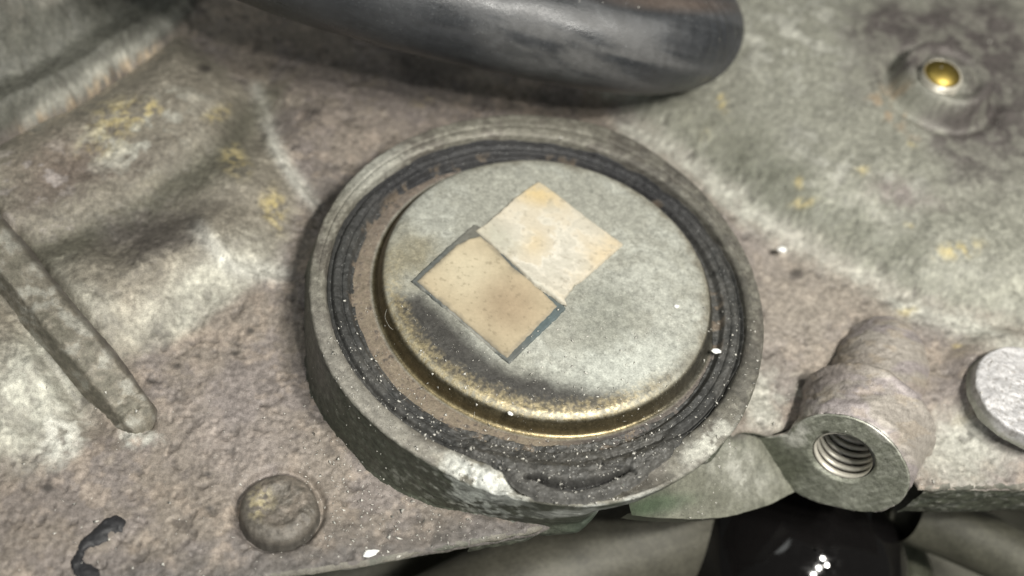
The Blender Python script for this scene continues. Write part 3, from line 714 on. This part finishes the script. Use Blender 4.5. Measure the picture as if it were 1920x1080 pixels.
# ================================================================== the cap with its raised centre
cap = tag(empty('cover_cap'), 'round gold-plated steel cap with a raised centre, set inside the collar', 'cap')
ZT = 0.19
def build_cap():
    prof = round_profile([(0.0, ZT), (1.2, ZT), (2.22, ZT - .005), (2.50, ZT - .05), (2.59, -0.02), (2.63, -0.17), (2.78, -0.14), (3.02, -0.15), (3.06, -0.4)], [0, .1, .3, .20, .05, .075, .05, .03, 0], 0.018)
    def fn(r, z, T):
        x, y = r * np.cos(T), r * np.sin(T)
        return r, z + (fbm(x, y, .8, 2, 100) - .5) * .035 + (fbm(x, y, 9, 3, 101) - .5) * .012
    co, T, r = lathe(prof, 1000, fn)
    inner = ss(2.95, 2.70, r)
    co[..., 0] = co[..., 0] * (1 + .03 * inner) + .14 * inner; co[..., 1] = co[..., 1] * (1 + .03 * inner) + .10 * inner
    X, Y = co[..., 0], co[..., 1]; u, v = proj(co)
    f1 = fbm(X, Y, 1.5, 4, 103, .6); f2 = fbm(X, Y, 4.5, 4, 104, .6); f3 = fbm(X, Y, 13, 3, 105, .6); f5 = fbm(X, Y, 26, 2, 106)
    du_, dv_ = (f1 - .5) * 60 + (f2 - .5) * 25, (f2 - .5) * 40
    top = ss(2.50, 2.40, r); flange = ss(2.68, 2.74, r)
    GOLD = np.array((0.46, 0.385, 0.235))
    c = np.broadcast_to((0.285, 0.285, 0.245), co.shape).copy()                  # dust film
    c = mix(c, (0.385, 0.39, 0.345), ss(.42, .6, f1 * .6 + f2 * .4) * .75)
    c = mix(c, (0.21, 0.21, 0.18), ss(.55, .68, f2) * .4)
    c = mix(c, (0.43, 0.445, 0.40), blob(u + du_, v + dv_, 1150, 690, 150, 60, -10, .8) * .8)
    c = mix(c, (0.205, 0.21, 0.178), blob(u + du_ * .6, v + dv_, 1130, 590, 70, 80, 20, .7) * .6)
    c = mix(c, (0.19, 0.165, 0.10), blob(u + du_, v + dv_, 765, 480, 50, 60, 30, .9) * .7)
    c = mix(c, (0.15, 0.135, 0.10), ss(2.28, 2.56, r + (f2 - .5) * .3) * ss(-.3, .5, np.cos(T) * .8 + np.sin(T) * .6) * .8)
    # grimy crescent by the lower left edge
    sdD = poly_sd(u + du_ * .35, v + dv_ * .5, [(640, 520), (735, 545), (790, 548), (955, 690), (1010, 700), (1100, 730), (1200, 738), (1285, 690), (1420, 760), (1000, 960), (640, 800)])
    dk = ss(-16, 26, sdD) * top
    c = mix(c, (0.050, 0.047, 0.043), dk * .96)
    # rubbed plating along the shoulder, with its golden highlight painted in
    rub_glint = ss(2.18, 2.47, r + (f2 - .5) * .10 + (f3 - .5) * .05 + (f5 - .5) * .14) * ss(2.57, 2.52, r) * ss(.15, .85, -np.sin(T) * .9 - np.cos(T) * .42)
    rub_glint = np.clip(rub_glint * (.45 + .55 * ss(.35, .65, f5)), 0, 1)
    c = mix(c, GOLD, rub_glint * .85)
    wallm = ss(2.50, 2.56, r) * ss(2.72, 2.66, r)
    c = mix(c, (0.115, 0.095, 0.055), wallm)  # step wall's dark reflection painted in as a darker tone
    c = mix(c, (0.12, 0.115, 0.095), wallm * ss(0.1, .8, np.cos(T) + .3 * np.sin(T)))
    c = mix(c, (0.36, 0.29, 0.16), np.exp(-((r - 2.655) / .03) ** 2) * ss(.62, .95, -np.sin(T) * .95 - np.cos(T) * .25) * .8)  # thin highlight in the base fillet, painted as a gold line
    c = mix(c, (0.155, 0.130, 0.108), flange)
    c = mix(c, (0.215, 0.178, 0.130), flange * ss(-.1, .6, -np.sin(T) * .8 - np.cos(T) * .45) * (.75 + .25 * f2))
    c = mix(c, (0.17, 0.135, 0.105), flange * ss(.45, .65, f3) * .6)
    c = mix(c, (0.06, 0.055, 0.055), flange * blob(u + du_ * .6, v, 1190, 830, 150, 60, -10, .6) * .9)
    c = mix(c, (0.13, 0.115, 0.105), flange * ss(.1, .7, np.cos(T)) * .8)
    c = mix(c, (0.06, 0.055, 0.05), flange * ss(.70, .76, f3) * .8)
    c *= (.78 + .44 * f3)[..., None]; c *= (.8 + .4 * f5)[..., None]
    met = np.clip(rub_glint * .55 + wallm * .75 + flange * .2 + dk * .2, 0, 1)
    rgh = np.clip(.66 - rub_glint * .2 - wallm * .28 - dk * .1, .25, .9)
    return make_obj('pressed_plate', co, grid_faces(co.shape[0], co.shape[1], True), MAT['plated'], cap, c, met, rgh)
build_cap()

# ------------------------------------------------------------------ rubber seal between cap and collar
def build_seal():
    nth = 1500; th = np.linspace(0, 2 * np.pi, nth, endpoint=False); t = np.linspace(0, 1, 84)
    TT, tt = np.meshgrid(th, t, indexing='ij')
    # the lip is squeezed out over the rim at the bottom
    tab = theta_table([(900, 862), (940, 885), (975, 918), (1010, 938), (1080, 944), (1150, 932), (1195, 905), (1225, 880), (1270, 850)], 0.12)
    base_o = 3.31 + (fbm(np.cos(th) * 6, np.sin(th) * 6, 1.2, 3, 110) - .5) * .05
    dth = ((th - math.radians(-83) + np.pi) % (2 * np.pi)) - np.pi
    smear = ss(.62, .40, np.abs(dth))
    ro = base_o * (1 - smear) + np.maximum(np.interp(((th + np.pi) % (2 * np.pi)) - np.pi, tab[0], tab[1]), 3.31) * smear + (fbm(np.cos(th) * 20, np.sin(th) * 20, 1.2, 3, 111) - .5) * .08 * smear
    ri = 2.90 + (fbm(np.cos(th) * 5, np.sin(th) * 5, 1.3, 3, 112) - .5) * .05 - .10 * smear - .14 * ss(0.1, .7, np.sin(th) * .75 + np.cos(th) * .5)
    r = ri[:, None] + (ro - ri)[:, None] * tt
    x, y = r * np.cos(TT), r * np.sin(TT)
    q = (r - 2.93) / .38
    z = -0.13 + 0.11 * ss(.0, .20, q) - 0.025 * np.exp(-((q - .42) / .05) ** 2) + 0.02 * ss(.4, .62, q) - 0.08 * np.exp(-((q - .86) / .09) ** 2)
    sm = smear[:, None] * np.ones_like(r)
    zo = 0.03 + 0.19 * ss(3.10, 3.36, r) - 0.06 * ss(-0.10, 0.0, r - ro[:, None])
    z = z * (1 - sm * ss(.15, .5, q)) + zo * sm * ss(.15, .5, q)
    z = np.where(tt > .985, z - .12 * (1 - sm * .3), z); z = np.where(tt < .012, z - .06, z)
    z += (fbm(x, y, 2.5, 3, 113) - .5) * .05 + (fbm(x, y, 11, 3, 114, .6) - .5) * .034 * (1 + 1.2 * sm)
    u, v = proj(np.stack([x, y, z], -1))
    # the tear
    d, p = line_dist(u, v, [(986, 893), (1005, 893), (1030, 903), (1075, 909), (1120, 901), (1165, 886), (1180, 878)])
    tear = np.exp(-(d / (3.5 + 5.0 * np.sin(np.clip(p, 0, 1) * np.pi))) ** 2)
    z -= .19 * np.exp(-(d / (3.0 + 4.5 * np.sin(np.clip(p, 0, 1) * np.pi))) ** 2)
    d2, p = line_dist(u, v, [(995, 884), (1040, 892), (1085, 896), (1130, 888), (1165, 876)]); z += .02 * np.exp(-(d2 / 8) ** 2)
    d, p = line_dist(u, v, [(1128, 867), (1138, 876), (1160, 876), (1178, 876), (1192, 886)]); z -= .07 * np.exp(-(d / 3) ** 2)
    d, p = line_dist(u, v, [(1135, 858), (1190, 842), (1240, 822)]); z -= .05 * np.exp(-(d / 3.5) ** 2)
    co = np.stack([x, y, z], -1)
    f1 = fbm(x, y, 1.5, 4, 115, .6); f2 = fbm(x, y, 5, 4, 116, .6); f3 = fbm(x, y, 15, 3, 117, .6)
    c = np.broadcast_to((0.043, 0.043, 0.041), co.shape).copy()
    c = mix(c, (0.080, 0.078, 0.072), ss(.40, .60, f1) * .7)
    c = mix(c, (0.085, 0.082, 0.075), sm * (.35 + .65 * ss(.4, .6, f2)) * .75)
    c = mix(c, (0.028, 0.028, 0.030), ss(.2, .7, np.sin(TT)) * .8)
    c = mix(c, (0.15, 0.12, 0.09), ss(.58, .7, f2) * ss(.3, .0, q) * .8)
    c *= (.7 + .6 * f3)[..., None]
    c = mix(c, (0.016, 0.016, 0.016), tear * .8)  # shadow inside the gap painted in as blacker rubber
    s = make_obj('seal_ring', co, grid_faces(nth, len(t), True)[:, ::-1], MAT['rubber'], None, c, 0.0, np.clip(.55 + (f2 - .5) * .35, .25, .9))
    return tag(s, 'cracked black rubber seal ring squeezed between the cap and the collar', 'seal')
build_seal()

# ================================================================== stickers on the cap
def sticker(name, outline, z, thick, paint, curl=None, parent=None, grow=0.0):
    """flat sheet with an outline in photo pixels; grid clipped to the outline, rim turned down"""
    pts = [tuple(P(a, b, z)[:2]) for a, b in outline]
    xs = [p[0] for p in pts]; ys = [p[1] for p in pts]; st = 0.016
    gx = np.arange(min(xs) - .06, max(xs) + .06, st); gy = np.arange(min(ys) - .06, max(ys) + .06, st)
    X, Y = np.meshgrid(gx, gy, indexing='ij')
    rag = (fbm(X, Y, 14, 2, 120) - .5) * .022
    sd = poly_sd(X, Y, pts) + rag
    # slide the outermost vertices onto the outline so the edge is clean
    gxd, gyd = np.gradient(sd, st); gl = np.hypot(gxd, gyd) + 1e-6
    mv = np.where((sd < 0) & (sd > -st * 1.6), -sd, 0)
    Xs, Ys = X + gxd / gl * mv, Y + gyd / gl * mv
    Z = z + thick * ss(0.0, .02, sd) - .012 * (sd <= 0) + (fbm(X, Y, 1.2, 2, 121) - .5) * .010 + (fbm(X, Y, 7, 3, 122) - .5) * .006
    if curl is not None: Z = Z + curl(X, Y, sd)
    co = np.stack([Xs, Ys, Z], -1)
    c, rgh = paint(co, sd)
    return make_obj(name, co, grid_faces(*X.shape, keep=sd > -st * 1.6)[:, ::-1] * 1, MAT['paper'], parent, c, 0.0, rgh)
def paint_tan(co, sd):
    X, Y = co[..., 0], co[..., 1]; u, v = proj(co)
    f1 = fbm(X, Y, 1.2, 3, 130); f2 = fbm(X, Y, 4, 4, 131, .6); f3 = fbm(X, Y, 14, 3, 132)
    c = np.broadcast_to((0.42, 0.355, 0.245), co.shape).copy()
    c = mix(c, (0.53, 0.47, 0.34), blob(u, v, 880, 510, 70, 50, 20, .9) * .8)
    c = mix(c, (0.33, 0.255, 0.17), blob(u + (f1 - .5) * 60, v, 960, 570, 75, 60, 20, .9) * .8)
    c = mix(c, (0.30, 0.25, 0.17), blob(u + (f1 - .5) * 40, v + (f2 - .5) * 30, 930, 650, 70, 22, 35, .9) * .8)
    c = mix(c, (0.20, 0.18, 0.14), ss(.09, .0, sd + (f2 - .5) * .12) * .7)
    c = mix(c, (0.18, 0.15, 0.10), ss(.70, .78, f3) * .4)
    c *= (.88 + .24 * f2)[..., None]
    return c, np.clip(.5 + (f2 - .5) * .2, .2, .9)
def paint_back(co, sd):
    X, Y = co[..., 0], co[..., 1]; u, v = proj(co)
    f2 = fbm(X, Y, 5, 4, 134, .6); f3 = fbm(X, Y, 16, 3, 135)
    c = np.broadcast_to((0.105, 0.112, 0.105), co.shape).copy()
    c = mix(c, (0.155, 0.15, 0.128), blob(u, v, 895, 445, 60, 40, -40, .8) * .9)
    c = mix(c, (0.085, 0.115, 0.12), blob(u, v, 1030, 610, 60, 60, 0, .8) * .8)
    c = mix(c, (0.33, 0.32, 0.28), np.exp(-(sd / .03) ** 2) * blob(u, v, 860, 610, 120, 110, 0, .6) * ss(.4, .55, f2))
    c *= (.75 + .5 * f3)[..., None]
    return c, np.clip(.55 + (f2 - .5) * .2, .2, .9)
def paint_cream(co, sd):
    X, Y = co[..., 0], co[..., 1]; u, v = proj(co)
    f1 = fbm(X, Y, 1.4, 3, 140); f2 = fbm(X, Y, 3.5, 4, 141, .6); f3 = fbm(X, Y, 14, 3, 142)
    c = np.broadcast_to((0.56, 0.505, 0.40), co.shape).copy()
    c = mix(c, (0.64, 0.61, 0.53), ss(.40, .56, f2) * blob(u, v, 1020, 470, 110, 90, 0, .8) * .9)
    c = mix(c, (0.57, 0.44, 0.23), blob(u + (f1 - .5) * 30, v, 1010, 360, 55, 28, 20, .9) * .85)
    c = mix(c, (0.58, 0.46, 0.28), blob(u + (f1 - .5) * 50, v, 1135, 480, 40, 50, 30, .9) * .6)
    c = mix(c, (0.60, 0.49, 0.31), blob(u, v, 1000, 455, 25, 25, 0, .9) * .6)
    c = mix(c, (0.43, 0.42, 0.345), blob(u + (f2 - .5) * 30, v, 935, 445, 50, 30, 35, .8) * .8)
    c = mix(c, (0.46, 0.43, 0.36), blob(u + (f2 - .5) * 30, v, 1060, 510, 45, 35, 30, .8) * ss(.4, .6, f3) * .6)
    c = mix(c, (0.60, 0.58, 0.50), blob(u, v, 1020, 545, 60, 9, 38, .6))
    c = mix(c, (0.38, 0.35, 0.28), ss(.06, .0, sd + (f2 - .5) * .12) * .6)
    c = mix(c, (0.36, 0.34, 0.28), ss(.52, .66, f2) * .45)
    c = mix(c, (0.25, 0.22, 0.17), ss(.70, .78, f3) * .4)
    c *= (.9 + .2 * f2)[..., None]
    return c, np.clip(.55 + (f2 - .5) * .2, .2, .9)
tan = tag(empty('tan_sticker'), 'tan paper sticker with dark frayed border on the lower left of the cap', 'sticker')
sticker('backing', [(770, 527), (800, 499), (845, 458), (872, 434), (888, 422), (900, 425), (940, 455), (1000, 510), (1062, 578), (1035, 607), (1000, 640), (955, 684), (900, 637), (840, 584)], ZT + .004, .022, paint_back, parent=tan)
sticker('paper', [(780, 528), (812, 499), (856, 460), (880, 448), (900, 442), (930, 466), (960, 500), (1000, 530), (1046, 575), (1010, 612), (975, 648), (951, 672), (938, 664), (880, 613)], ZT + .020, .022, paint_tan, parent=tan)
cream = sticker('cream_sticker', [(1009, 341), (1040, 362), (1100, 409), (1168, 459), (1130, 494), (1096, 524), (1078, 536), (1058, 561), (1063, 575), (1050, 571), (1020, 549), (1000, 537), (972, 506), (930, 468), (890, 434), (915, 417), (934, 400), (965, 372)], ZT + .012, .038, paint_cream,
                curl=lambda X, Y, sd: .035 * blob(*proj(np.stack([X, Y, np.full(X.shape, ZT)], -1)), 1020, 545, 75, 16, 37, .7))
tag(cream, 'mottled cream paper sticker with torn lower edge on the upper right of the cap', 'sticker')

# ================================================================== hose, upper middle
def build_hose():
    root = None
    pts = [P(300, -190, 2.6), P(520, -95, 2.2), P(700, -35, 1.85), P(850, 6, 1.6), P(1000, 42, 1.4), P(1120, 66, 1.25), P(1205, 76, 1.1), P(1262, 74, 0.9), P(1296, 62, 0.62)]
    e = np.array(pts[-1])
    pts += [e + np.array([.12, .55, -.25]), e + np.array([.10, 1.6, -.75]), e + np.array([-.1, 3.0, -1.2]), e + np.array([-.5, 4.8, -1.3])]
    path = smooth_path(pts, 260); n = len(path)
    s = np.linspace(0, 1, n)
    rad = 1.02 - .06 * ss(.1, .5, s)
    wr = lambda i, ph: 1 + .03 * np.sin(i * 1.05) * math.exp(-((s[i] - .63) / .05) ** 2) * (.6 + .4 * np.sin(ph * 3 + i * .2))
    co = tube(path, rad, 150, wr)
    X, Y, Z = co[..., 0], co[..., 1], co[..., 2]; u, v = proj(co)
    f1 = fbm(X, Y + Z, 1.0, 4, 150, .6); f2 = fbm(X * .5 + Z, Y + Z, 3.2, 4, 151, .6); f3 = fbm(X, Y - Z, 12, 3, 152)
    c = np.broadcast_to((0.030, 0.032, 0.035), co.shape).copy()
    c = mix(c, (0.090, 0.092, 0.096), ss(.36, .66, f1 * .5 + f2 * .5) * (.3 + .7 * ss(650, 1050, u)) * .6)  # paler toward the right, where the sheen is painted in
    c = mix(c, (0.115, 0.112, 0.108), blob(u + (f1 - .5) * 120, v, 1130, 100, 260, 70, 12, .9) * ss(.34, .66, f2) * .55)  # soft highlight along the hose painted into the rubber colour
    c = mix(c, (0.022, 0.024, 0.028), blob(u + (f1 - .5) * 80, v, 850, 80, 110, 34, 18, .8) * .8)
    c = mix(c, (0.026, 0.028, 0.033), blob(u + (f1 - .5) * 50, v + (f2 - .5) * 60, 1325, 105, 60, 48, -30, .9) * ss(.36, .5, f2) * .8)
    c = mix(c, (0.11, 0.085, 0.07), blob(u, v, 1260, 5, 130, 18, 4, .9) * .8)
    c *= (.75 + .5 * f3)[..., None]
    o = make_obj('rubber_hose', co, grid_faces(150, n, True), MAT['hose'], None, c, 0.0, np.clip(.44 + (f2 - .5) * .5, .22, .9))
    return tag(o, 'thick black rubber hose bending away above the round cap', 'hose')
build_hose()

# ================================================================== brass-ended stud, upper right
def surface_z(u, v, start=3.0):
    """height of the casing wall under a photo pixel"""
    dg = bpy.context.evaluated_depsgraph_get(); dg.update()
    d = M @ np.array([(u - 960) / 960 / FOC, -(v - 540) / 960 / FOC, 1.0])
    hit, loc, *_ = scene.ray_cast(dg, Vector(EYE * CM), Vector(d).normalized())
    return np.array(loc) / CM
def build_stud():
    root = tag(empty('threaded_stud'), 'small threaded stud with domed brass end in the upper right corner', 'stud')
    hit = surface_z(1766, 170)
    top = P(1768, 138, hit[2] + 0.26)
    ax = np.array([-0.06, -0.14, 1.0]); ax /= np.linalg.norm(ax)
    e1 = np.cross(ax, [0, 1, 0]); e1 /= np.linalg.norm(e1); e2 = np.cross(ax, e1)
    nt_, ns = 96, 90; th = np.linspace(-np.pi, np.pi, nt_, endpoint=False); sd = np.linspace(-.75, 0, ns); TH, S = np.meshgrid(th, sd, indexing='ij')
    ph = (S / .10 + TH / 6.2832) % 1.0; rr = .40 - .045 * (0.5 - .5 * np.cos(ph * 2 * np.pi)) - .03 * ss(-.03, 0, S)
    co = top + rr[..., None] * (np.cos(TH)[..., None] * e1 + np.sin(TH)[..., None] * e2) + S[..., None] * ax
    extra = []
    for rad_, dz in ((.362, .005), (.350, -.12)):
        extra.append(top + rad_ * (np.cos(th)[:, None] * e1 + np.sin(th)[:, None] * e2) + dz * ax)
    co = np.concatenate([co, np.stack(extra, 1)], 1)
    make_obj('threaded_sleeve', co, grid_faces(nt_, ns + 2, True)[:, ::-1], MAT['thread'], root)
    k = 40; a = np.linspace(0, np.pi / 2, 24); nd = 96; t2 = np.linspace(0, 2 * np.pi, nd, endpoint=False)
    A, T2 = np.meshgrid(a, t2, indexing='xy')
    r = .352 * np.sin(A); h = -.05 + .17 * np.cos(A)
    co = top + r[..., None] * (np.cos(T2)[..., None] * e1 + np.sin(T2)[..., None] * e2) + h[..., None] * ax
    make_obj('brass_dome', co, grid_faces(nd, len(a), True), MAT['brass'], root)
build_stud()

# ================================================================== loose bits
def pebble(name, u, v, z, r, mat, label, cat, flat=.55, seed=0, stretch=1.0, ang=0):
    rng = np.random.default_rng(seed + 5); nth, nk = 20, 12
    th = np.linspace(0, 2 * np.pi, nth, endpoint=False); a = np.linspace(0.02, np.pi - .02, nk); TH, A = np.meshgrid(th, a, indexing='ij')
    k = 1 + .35 * (fbm(np.cos(TH) * np.sin(A) * 2 + seed, np.sin(TH) * np.sin(A) * 2 + np.cos(A), 1.2, 3, seed) - .5) * 2
    x = r * stretch * k * np.sin(A) * np.cos(TH); y = r * k * np.sin(A) * np.sin(TH); zz = r * flat * k * np.cos(A)
    ca, sa = math.cos(ang), math.sin(ang); p = P(u, v, z)
    co = np.stack([x * ca - y * sa + p[0], x * sa + y * ca + p[1], zz + z + r * flat * .5], -1)
    return tag(make_obj(name, co, grid_faces(nth, nk, True)[:, ::-1], mat), label, cat)
pebble('white_grit', 1466, 469, -0.88, .065, MAT['grit'], 'white grain on the casing to the right of the collar', 'grit', seed=1, stretch=1.3)
pebble('white_grit', 1343, 659, -0.02, .045, MAT['grit'], 'white grain on the right side of the rubber seal', 'grit', seed=2, stretch=1.8)
pebble('white_grit', 1268, 575, ZT, .032, MAT['grit'], 'tiny white grain on the cap right of the stickers', 'grit', seed=3, stretch=1.4)
pebble('white_grit', 957, 776, ZT - .04, .030, MAT['grit'], 'tiny white grain on the golden lower shoulder of the cap', 'grit', seed=4, stretch=1.5, ang=-.7)
pebble('white_grit', 1052, 934, .12, .034, MAT['grit'], 'pale grain on the bottom of the torn seal', 'grit', seed=5)
pebble('orange_grit', 1078, 880, .08, .022, MAT['orange'], 'tiny orange grain above the tear in the seal', 'grit', seed=6)
pebble('paint_chip', 694, 1038, wall_height(694, 1036) + .01, .055, MAT['grit'], 'white paint chip on the lower edge of the casing', 'paint chip', flat=.25, seed=8, stretch=2.0, ang=.35)

def build_tar():
    pl = [(216, 988), (190, 1000), (168, 1012), (152, 1030), (150, 1052), (162, 1085)]
    pts = [tuple(P(a, b, BASE)[:2]) for a, b in pl]
    st = .02; gx = np.arange(min(p[0] for p in pts) - .3, max(p[0] for p in pts) + .3, st); gy = np.arange(min(p[1] for p in pts) - .3, max(p[1] for p in pts) + .3, st)
    X, Y = np.meshgrid(gx, gy, indexing='ij'); d, p = line_dist(X, Y, pts)
    d = d + (fbm(X, Y, 5, 3, 160) - .5) * .14
    w = .15 + .05 * np.sin(p * 7 + .5)
    Z = BASE - .05 + .11 * np.sqrt(np.clip(1 - (d / w) ** 2, 0, 1)) + (fbm(X, Y, 9, 3, 161) - .5) * .05
    o = make_obj('tar_smear', np.stack([X, Y, Z], -1), grid_faces(*X.shape, keep=d < w + .03)[:, ::-1] * 1, MAT['tar'])
    tag(o, 'curved black tar smear in the lower left corner of the casing', 'smear')
build_tar()

def fibre(pl, z, label):
    path = smooth_path([P(a, b, zz) for (a, b), zz in zip(pl, z)], 24)
    o = make_obj('lint_fibre', tube(path, .0022, 6), grid_faces(6, 24, True), MAT['fibre']); tag(o, label, 'fibre')
fibre([(748, 753), (760, 748), (770, 738)], (.06, .10, .08), 'fine pale fibre lying across the lower left of the seal')
fibre([(881, 790), (888, 782), (890, 772)], (-.08, .0, .05), 'fine pale fibre standing on the tan flange of the cap')
fibre([(725, 580), (722, 595), (730, 612), (737, 618)], (.05, .08, .08, .06), 'curly pale fibre on the left shoulder of the cap')
fibre([(1053, 899), (1050, 906), (1051, 913)], (.12, .18, .14), 'short pale fibre across the tear in the seal')

# dust grains: nobody could count them
def build_dust():
    dg = bpy.context.evaluated_depsgraph_get(); dg.update()
    rng = np.random.default_rng(77); V = []; Fc = []
    zones = [((620, 560), (1420, 950), 1300), ((560, 640), (1250, 1000), 700), ((0, 640), (900, 1080), 260), ((700, 260), (1420, 800), 60), ((520, 0), (1380, 190), 120), ((1640, 0), (1920, 260), 90), ((1380, 560), (1900, 960), 110)]
    eye = Vector(EYE * CM)
    for (a, b), (c, d), n in zones:
        for _ in range(n):
            u, v = rng.uniform(a, c), rng.uniform(b, d)
            p = P(u, v, 0.0)
            hit, loc, nor, idx, ob, mtx = scene.ray_cast(dg, Vector((p[0] * CM, p[1] * CM, 0.03)), Vector((0, 0, -1)))
            if not hit or loc.z < -0.018 or ob.name.startswith('paper') or ob.name.startswith('cream'): continue
            if ob.name.startswith('pressed') and rng.random() > .4: continue
            l = np.array(loc) / CM; r = 0.009 + 0.016 * rng.random() ** 3
            q = rng.normal(size=(4, 3)) * r; q[:, 2] *= .6
            k = len(V); V.extend(l + q + np.array([0, 0, r * .5])); Fc += [[k, k + 1, k + 2], [k, k + 2, k + 3], [k, k + 3, k + 1], [k + 1, k + 3, k + 2]]
    o = make_obj('dust_grains', np.array(V), np.array(Fc), MAT['dust'], smooth=False)
    tag(o, 'pale dust grains scattered over the cap, seal and casing', 'dust', kind='stuff')
build_dust()

# ================================================================== what lies below the casing's edge
def lower_parts():
    # glossy black rounded boot
    def part_lathe(name, c0, ax, prof, mat, parent=None, nth=160, col=None, rgh=.5):
        ax = np.asarray(ax, float); ax /= np.linalg.norm(ax); e1 = np.cross(ax, [0, 1, 0.2]); e1 /= np.linalg.norm(e1); e2 = np.cross(ax, e1)
        co, T, r = lathe(np.asarray(prof), nth)
        w = c0 + co[..., 0:1] * e1 + co[..., 1:2] * e2 + co[..., 2:3] * ax
        cc = None
        if col is not None:
            X, Y, Z = w[..., 0], w[..., 1], w[..., 2]
            f = fbm(X + Z, Y, 1.1, 4, 170, .6); cc = np.broadcast_to(col, w.shape) * (.55 + .9 * f)[..., None]
        return make_obj(name, w, grid_faces(nth, len(prof), True), mat, parent, cc, 0.1 if col is not None else None, rgh if col is not None else None)
    c0 = P(1480, 1072, -5.2)
    aa = np.linspace(.01, 1.75, 60); prof = np.vstack([np.stack([2.12 * np.sin(aa), 2.05 * np.cos(aa)], 1), [(1.5, -2.0), (1.3, -4.0)]])
    boot = part_lathe('black_boot', c0, (-.15, -.25, 1), prof, MAT['gloss'])
    fl = None; tag(boot, 'glossy black rounded rubber boot below the threaded boss', 'boot')
    ring = round_profile([(2.2, -1.9), (2.25, -.7), (2.4, -.45), (2.75, -.5), (3.0, -.9), (3.1, -2.6)], .2, .05)
    fl = part_lathe('olive_flange', P(1490, 1075, -5.6), (-.15, -.2, 1), ring, MAT['cast'], None, col=(0.145, 0.15, 0.105), rgh=.6)
    tag(fl, 'olive metal flange around the black boot', 'flange')
    # grey curved pipe left of the boot
    path = smooth_path([P(700, 1250, -5.5), P(950, 1120, -5.2), P(1130, 1040, -5.0), P(1260, 1000, -5.0), P(1380, 940, -5.6), P(1500, 800, -7)], 90)
    co = tube(path, 1.05, 80)
    f = fbm(co[..., 0] + co[..., 2], co[..., 1], .9, 4, 172, .6)
    c = np.broadcast_to((0.105, 0.10, 0.078), co.shape) * (.4 + 1.0 * f)[..., None]
    pipe = make_obj('metal_pipe', co, grid_faces(80, 90, True), MAT['cast'], None, c, .2, .45)
    tag(pipe, 'blurred grey metal pipe below the edge of the collar', 'pipe')
    path = smooth_path([P(1700, 960, -3.6), P(1800, 1000, -3.8), P(1920, 1060, -4.0), P(2080, 1180, -4.2)], 60)
    path = np.vstack([path]); co = tube(path, .55, 60)
    f = fbm(co[..., 0] + co[..., 2], co[..., 1], 1.2, 4, 173, .6)
    c = np.broadcast_to((0.075, 0.073, 0.055), co.shape) * (.4 + 1.2 * f)[..., None]
    br = make_obj('metal_bracket_tube', co, grid_faces(60, 60, True), MAT['cast'], None, c, .2, .5)
    tag(br, 'dark metal tube slanting under the right edge of the casing', 'tube')
    # lower housing sheet
    gx = np.arange(-16, 18, .15); gy = np.arange(-12, 6, .15); X, Y = np.meshgrid(gx, gy, indexing='ij')
    Z = -8.0 + (fbm(X, Y, .25, 3, 174) - .5) * 2.4 + (fbm(X, Y, 1.4, 3, 175) - .5) * .3
    c = np.broadcast_to((0.15, 0.145, 0.115), X.shape + (3,)) * (.5 + fbm(X, Y, .8, 4, 176, .6))[..., None]
    h = make_obj('lower_housing', np.stack([X, Y, Z], -1), grid_faces(*X.shape), MAT['cast'], None, c, .15, .6)
    tag(h, 'dim olive-grey housing out of focus far below the casing', 'housing', kind='structure')
lower_parts()
